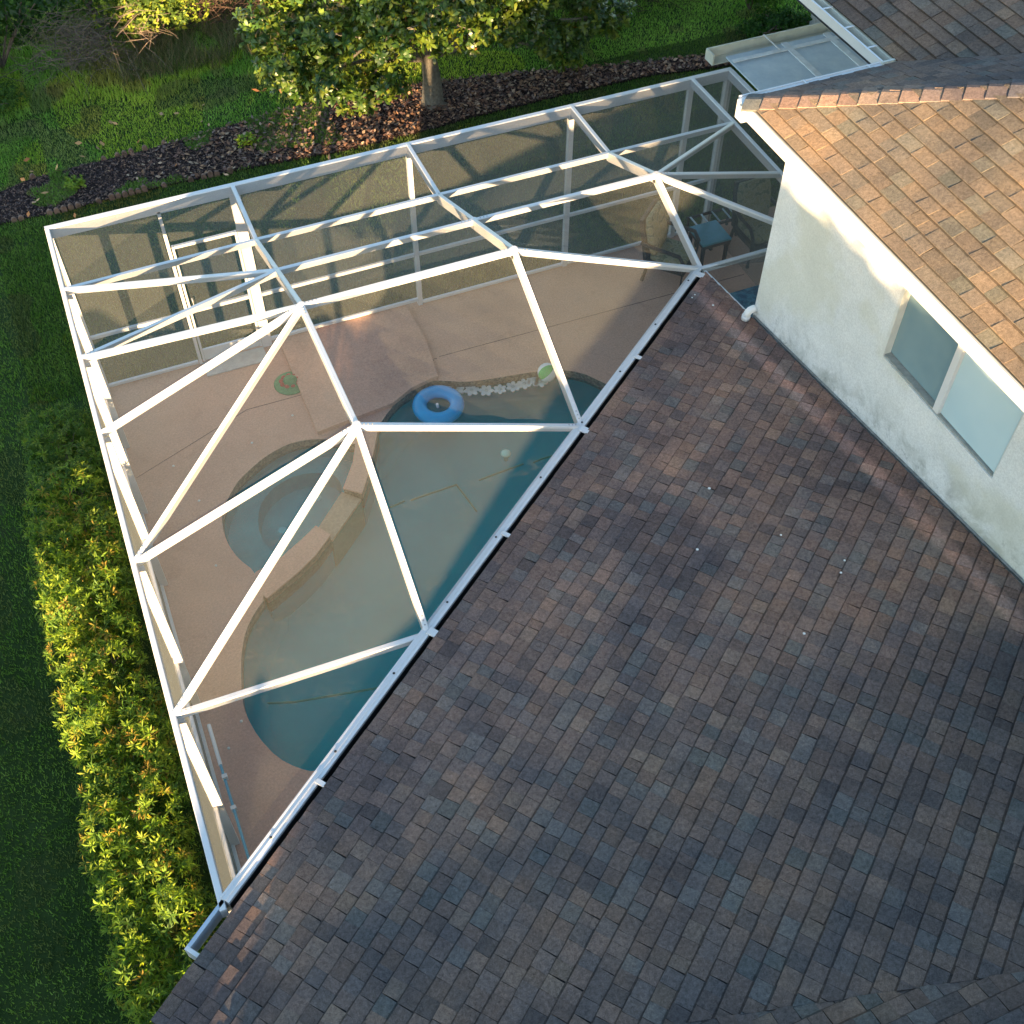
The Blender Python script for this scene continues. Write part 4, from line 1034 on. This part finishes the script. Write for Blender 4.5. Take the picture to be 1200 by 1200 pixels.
def blob_points(n, c, r, inner=.55, up=0.0):
    d = rng.normal(0, 1, (n, 3)); d /= np.linalg.norm(d, axis=1, keepdims=True)
    rad = rng.uniform(inner, 1.0, n)[:, None] ** .6
    P = np.array(c) + d * rad * np.array(r); N = d / np.array(r); N /= np.linalg.norm(N, axis=1, keepdims=True); N[:, 2] += up
    return P, N

def stems(parent, base, ends, r=.02, mat=M_TWIG, nm='stem'):
    mb = MB()
    for e_ in ends:
        b_ = Vector(base); e_ = Vector(e_); m_ = (b_ + e_) / 2 + Vector((random.uniform(-.1, .1), random.uniform(-.1, .1), random.uniform(0, .1)))
        mb.tube([b_, m_, e_], r, 5, r * .35)
    return mb.build(nm, mat, parent)

# hedge beside the cage ------------------------------------------------
GREEN = [(.08, .16, .02), (.05, .11, .018), (.12, .21, .025), (.035, .08, .015)]
TIPS = [(.36, .44, .03), (.28, .38, .03), (.42, .44, .04), (.26, .38, .03), (.08, .15, .02), (.05, .10, .02), (.34, .44, .03), (.22, .34, .03), (.52, .30, .05), (.10, .20, .025)]
def hedge_piece(name, label, y0, y1, x0, x1, h, dens, tips, grp=None, seed=1):
    root = empty(name, ((x0 + x1) / 2, (y0 + y1) / 2, -.07)); tag(root, label, 'hedge' if 'hedge' in name else 'shrub')
    P = []; Nn = []
    L_ = abs(y1 - y0); nb = max(2, int(L_ / .34))
    for i in range(nb):
        cy = y0 + (y1 - y0) * (i + .5) / nb + rng.uniform(-.08, .08)
        for cx, wx in ((x0 + (x1 - x0) * .28, .30), (x0 + (x1 - x0) * .68, .30)):
            hh = h * rng.uniform(.82, 1.08); cx_ = cx + rng.uniform(-.07, .07)
            sc_ = rng.uniform(.62, 1.0); p, nn = blob_points(int(dens * sc_), (cx_, cy, hh * (.50 + .08 * sc_)), ((x1 - x0) * wx * (.75 + .3 * sc_), .27 * (.8 + .25 * sc_), hh * .47 * (.75 + .25 * sc_)), .45, .5); P.append(p); Nn.append(nn)
    P = np.concatenate(P); Nn = np.concatenate(Nn); k = (P[:, 0] < -.14) & (P[:, 2] > -.05); P, Nn = P[k], Nn[k]
    dark = P[:, 2] < h * .5
    rosettes('foliage', P, Nn, .085, 11, .16, GREEN, M_LEAF, root, tips, .6)
    mb = MB()
    for i in range(int(L_ / .3) + 1):
        y = y0 + (y1 - y0) * (i + .5) / (int(L_ / .3) + 1)
        for q in range(4): 
            x = (x0 + x1) / 2; mb.tube([(x, y, -.08), (x + random.uniform(-.12, .12), y + random.uniform(-.1, .1), h * .4), (x + random.uniform(-.3, .3), y + random.uniform(-.2, .2), h * .72)], .008, 4, .003)
    mb.build('stem', M_TWIG, root)
    return root
hedge_piece('shrub', 'small dark shrub standing alone at the rear end of the hedge', -.75, -1.95, -1.10, -.15, .80, 130, [(.08, .16, .03), (.06, .13, .03), (.10, .18, .03), (.22, .28, .04)])
hedge_piece('shrub', 'orange-tipped shrub between the small dark one and the long hedge', -2.0, -3.25, -1.2, -.15, 1.0, 150, TIPS + [(.30, .36, .04), (.08, .15, .03)])
hedge_piece('hedge', 'long bright yellow-green hedge with orange tips along the cage', -3.3, -10.6, -1.2, -.22, 1.10, 165, TIPS)

# magnolia ---------------------------------------------------------------
mag = empty('magnolia_tree', (6.38, 4.85, -.06)); tag(mag, 'broad glossy-leaved magnolia tree standing in the mulch bed', 'tree')
tk = MB().tube([(6.38, 4.83, -.09), (6.37, 4.84, .02), (6.38, 4.86, .35), (6.36, 4.90, .9), (6.3, 4.95, 1.8), (6.25, 5.0, 3.2)], .21, 14, .06)
for i, v in enumerate(tk.v[:14]): 
    d = (v - Vector((6.38, 4.83, v.z))); tk.v[i] = Vector((6.38, 4.83, v.z)) + d * (1.35 + .25 * math.sin(i * 2.4))
for i, v in enumerate(tk.v[14:]): 
    j = 14 + i; tk.v[j] = v + Vector((random.uniform(-.012, .012), random.uniform(-.012, .012), 0))
tk.build('trunk', M_BARK, mag, True)
CL = [((3.65, 4.6, 2.0), .42), ((3.82, 4.3, 1.58), .42), ((3.98, 4.4, 1.15), .34), ((4.41, 3.95, 1.31), .45), ((4.57, 4.2, 1.88), .5), ((4.85, 4.0, .95), .38), ((5.3, 3.95, 1.15), .42), ((5.38, 3.8, 1.88), .5), ((5.29, 4.0, 2.4), .5), ((6.22, 4.1, 1.55), .36), ((6.08, 3.75, 2.2), .5),
      ((6.9, 4.1, 1.5), .42), ((6.92, 4.1, 2.1), .45), ((7.7, 4.4, 1.3), .45), ((8.4, 4.6, .85), .38), ((8.75, 4.6, .5), .34), ((9.3, 4.9, .85), .42), ((9.95, 5.2, .6), .36), ((7.94, 4.5, 1.95), .5), ((9.2, 5.0, 1.35), .45), ((6.19, 4.3, 2.75), .55), ((4.97, 4.6, 2.6), .5), ((4.14, 5.0, 2.4), .5),
      ((5.2, 5.0, 3.1), .6), ((6.4, 5.1, 3.5), .65), ((7.4, 5.0, 2.8), .6), ((8.4, 5.3, 2.1), .55), ((5.0, 5.8, 2.4), .6), ((6.3, 6.2, 2.6), .7), ((7.7, 6.0, 2.2), .6), ((4.4, 5.6, 1.7), .5), ((8.9, 5.9, 1.5), .5), ((6.3, 5.3, 4.2), .5), ((5.4, 4.7, 1.6), .5), ((7.3, 4.9, 1.9), .5), ((4.7, 4.9, 1.5), .5), ((8.3, 5.1, 1.4), .5)]
P = []; Nn = []
for c_, r_ in CL:
    p, nn = blob_points(int(95 * (r_ / .45) ** 2), c_, (r_, r_, r_ * .8), .25, .7); P.append(p); Nn.append(nn)
rosettes('crown', np.concatenate(P), np.concatenate(Nn), .135, 8, .36, [(.05, .105, .016), (.075, .13, .018), (.04, .085, .018), (.11, .16, .02), (.16, .20, .025)], M_GLOSSLEAF, mag, None, .7)
k = rng.integers(0, len(np.concatenate(P)), 60)
rosettes('orange_foliage', np.concatenate(P)[k], np.concatenate(Nn)[k], .12, 2, .4, [(.45, .17, .05), (.40, .25, .08)], M_LEAF, mag)
mb = MB()
for c_, r_ in CL:
    z0 = random.uniform(.6, 1.6); b_ = Vector((6.36, 4.92, z0)); e_ = Vector(c_); m_ = b_.lerp(e_, .5) + Vector((0, 0, .15))
    mb.tube([b_, m_, e_], .045, 6, .012)
    for _ in range(5): mb.tube([e_, e_ + Vector((random.uniform(-1, 1), random.uniform(-1, 1), random.uniform(-.5, .9))) * r_ * .8], .011, 4, .004)
mb.build('branch', M_BARK, mag)

# thicket along the back --------------------------------------------------
def bush(name, label, c, r, n, pal, size=.08, wid=.4, nl=6, mat=M_LEAF, lob=5, tips=None):
    root = empty(name, (c[0], c[1], -.06)); tag(root, label, 'shrub')
    P = []; Nn = []
    for i in range(lob):
        o = rng.uniform(-.55, .55, 3) * np.array(r); o[2] = rng.uniform(-.3, .5) * r[2]
        p, nn = blob_points(n // lob, np.array(c) + o, np.array(r) * rng.uniform(.45, .7), .3, .5); P.append(p); Nn.append(nn)
    P = np.concatenate(P); Nn = np.concatenate(Nn); k = P[:, 2] > -.03
    rosettes('foliage', P[k], Nn[k], size, nl, wid, pal, mat, root, tips)
    ends = [(c[0] + random.uniform(-.7, .7) * r[0], c[1] + random.uniform(-.7, .7) * r[1], c[2] + random.uniform(0, .6) * r[2]) for _ in range(9)]
    stems(root, (c[0], c[1], -.08), ends, .025)
    return root
DG = [(.035, .085, .018), (.05, .12, .02), (.07, .15, .025), (.025, .06, .015)]
bush('shrub', 'dense dark green shrub in the far left back corner', (-.3, 8.8, .9), (1.5, 1.3, 1.2), 2600, DG, .09, .5)
bush('shrub', 'mid green shrub behind the heap of bare twigs', (1.6, 9.7, 1.0), (1.3, 1.0, 1.2), 1800, DG, .09, .5)
bush('shrub', 'sunlit yellow-green shrub behind the back lawn', (2.3, 8.4, .75), (1.1, .6, .65), 900, [(.16, .22, .025), (.22, .26, .03), (.07, .12, .02), (.05, .09, .015)], .08, .4, lob=10)
bush('shrub', 'low weedy green shrub at the left edge of the back lawn', (-.9, 7.6, .15), (1.0, .7, .45), 1300, [(.05, .11, .02), (.08, .15, .025)], .06, .3)
bush('shrub', 'dark shrub left of the magnolia on the back boundary', (4.3, 10.0, 1.0), (1.3, 1.0, 1.3), 1300, DG, .09, .4)
bush('shrub', 'glossy dark green shrub behind the right side of the magnolia', (9.3, 7.0, .75), (.8, .6, .9), 1300, DG, .10, .35, mat=M_GLOSSLEAF)
bush('shrub', 'bushy green shrub near the rear wing of the house', (13.0, 5.6, .7), (.9, .6, .9), 1500, [(.045, .11, .02), (.06, .14, .02)], .08, .4)
bush('shrub', 'low green creeper patch close to the rear wing', (13.3, 4.6, .05), (1.2, .5, .35), 1500, [(.035, .10, .02), (.05, .13, .02)], .06, .5)
def twigheap(name, label, c, r, n, mat=M_TWIG, ln=.9, cat='brushwood'):
    mb = MB()
    for _ in range(n):
        p = Vector((c[0] + random.gauss(0, .45) * r[0], c[1] + random.gauss(0, .45) * r[1], max(-.05, c[2] + random.gauss(0, .4) * r[2])))
        a_ = random.uniform(0, 6.28); q = p + Vector((math.cos(a_), math.sin(a_), random.uniform(-.5, .6))) * random.uniform(.3, 1) * ln; q.z = max(q.z, -.05)
        m_ = (p + q) / 2 + Vector((random.uniform(-.12, .12), random.uniform(-.12, .12), random.uniform(-.05, .15)))
        mb.tube([p, m_, q], random.uniform(.003, .008), 4, .002)
    o = mb.build(name, mat); tag(o, label, cat, kind='stuff'); return o
twigheap('brushwood', 'heap of bare grey twigs in front of the dark corner shrub', (1.2, 8.0, .5), (1.1, .5, .55), 420)
mdt = simple('brown_brush', (.085, .05, .035), .9, .4, 8)
twigheap('brown_thicket', 'brown dead undergrowth along the back behind the magnolia', (7.0, 9.0, .6), (4.5, .9, .9), 1500, mdt, .8, 'undergrowth')
twigheap('brown_thicket', 'brown dead undergrowth at the back right of the magnolia', (11.4, 6.7, .5), (1.9, .55, .8), 1000, mdt, .7, 'undergrowth')
twigheap('brown_thicket', 'dark tangled undergrowth behind the sunlit yellow shrub', (3.6, 9.0, .15), (1.9, .6, .45), 700, mdt, .8, 'undergrowth')
# tall dry grass at the lawn edge
X, Y = scatter(9000, 1.6, 6.0, 7.4, 8.6)
k = vnoise(X, Y, 1.6, 31) > .35; X, Y = X[k], Y[k]
cA = np.array([[.10, .14, .04], [.22, .19, .10], [.28, .22, .13], [.07, .11, .03]])[rng.integers(0, 4, len(X))]
tag(blades('tall_grass', X, Y, .32, .007, cA, -.07, .8), 'tall half-dry grass at the edge of the back lawn', 'grass', kind='stuff')
# weedy seedlings in the bed
for (x, y, s_, lb_) in [(.35, 4.75, .16, 'small bright green weed alone in the left mulch bed'), (3.15, 4.85, .2, 'leafy yellow-green weed in the mulch near the fallen leaves')]:
    root = empty('weed_plant', (x, y, -.05)); tag(root, lb_, 'plant'); p, nn = blob_points(40, (x, y, .02), (s_, s_, .08), .2, .9)
    rosettes('foliage', p, nn, .07, 5, .5, [(.18, .28, .03), (.25, .33, .04)], M_LEAF, root)

# ================================================================== UNSEEN SHADE CASTERS OUTSIDE THE FRAME (behind the camera, towards the sun)
SH = Vector((sdir.x, sdir.y)).normalized(); MV = Vector((-SH.y, SH.x)); DV = -SH; TE = math.tan(R(SUN_EL))
def mz(m_, Z, d): # point whose shadow ray has lateral m and intercept Z, at distance d along the sun axis
    p = MV * m_ + DV * d; return Vector((p.x, p.y, Z - TE * d))
nb = empty('roof_shade_caster', (-4, -28, 0)); tag(nb, 'unseen roof outline added to shade the low roof and cage edge', 'house')
ms_ = simple('shade_caster_grey', (.12, .11, .11), .9, .2, 4)
front = [(3.3, .2), (3.62, .6), (3.72, 1.7), (4.0, 1.88), (4.55, 2.02), (4.85, 2.14), (5.8, 2.48), (6.02, 2.57), (7.0, 2.77), (7.25, 2.87), (8.0, 3.3), (10.5, 3.8), (14.0, 3.3), (18, 2.0)]  # outline shaped in sun space so its shade edge falls along the cage
d0, d1 = -17.0, -22.0
v = []; f = []
for d in (d0, d1):
    for m_, Z in front: v.append(mz(m_, Z if d == d0 else Z - .45, d))
n = len(front)
for i in range(n - 1): f.append((i, i + 1, i + 1 + n, i + n))
mk('shade_caster_roof', v, f, ms_, nb)
v = []; f = []
for m_, Z in front:
    p = mz(m_, Z, d0); v += [p - Vector((0, 0, .01)), Vector((p.x, p.y, -.07))]
for i in range(n - 1): f.append((2 * i + 1, 2 * i + 3, 2 * i + 2, 2 * i))
mk('shade_caster_wall', v, f, M_ST, nb)
fn = empty('lawn_shade_blocker', (-8, -20, -.07)); tag(fn, 'unseen sheet added to keep low sun off the back lawn', 'blocker')
top = [(-14, 3.2), (-1.8, 3.2), (-1.6, 1.3), (.2, 1.3), (.5, .8), (.65, .1), (3.4, .1)]  # added out of view, heights set to shade the lawn and twig heap
v = []
for m_, Z in top:
    p = mz(m_, Z, d0); v += [p, Vector((p.x, p.y, -.07))]
mk('lawn_shade_panel', v, [(2 * i + 1, 2 * i + 3, 2 * i + 2, 2 * i) for i in range(6)], ms_, fn)
# unseen tree casting the dapples on wall and upper roof
tr = empty('shade_caster_tree', (3.5, -24, -.07)); tag(tr, 'unseen shade-casting tree beyond the house towards the low sun', 'tree')
dT = -18.5
cT = [((8.05, 3.92), .42), ((8.5, 3.86), .5), ((9.0, 3.74), .55), ((8.3, 3.35), .45), ((9.6, 3.8), .6), ((10.3, 3.9), .8), ((11.0, 4.1), 1.1), ((10.1, 4.75), .55), ((11.3, 5.1), 1.1), ((13.0, 4.2), 1.6), ((3.5, 1.72), .22)]
P = []; Nn = []
for (m_, Z), r_ in cT:
    c_ = mz(m_, Z, dT); p, nn = blob_points(int((1100 if r_ < .7 else 520) * r_ * r_), c_, (r_, r_, r_ * .9), .1, .4); P.append(p); Nn.append(nn)
rosettes('crown', np.concatenate(P), np.concatenate(Nn), .15, 7, .4, DG, M_LEAF, tr)
c_ = mz(11, 4, dT); MB().tube([(c_.x, c_.y, -.08), (c_.x + .1, c_.y, 2), (c_.x, c_.y, c_.z)], .28, 10, .12).build('trunk', M_BARK, tr)
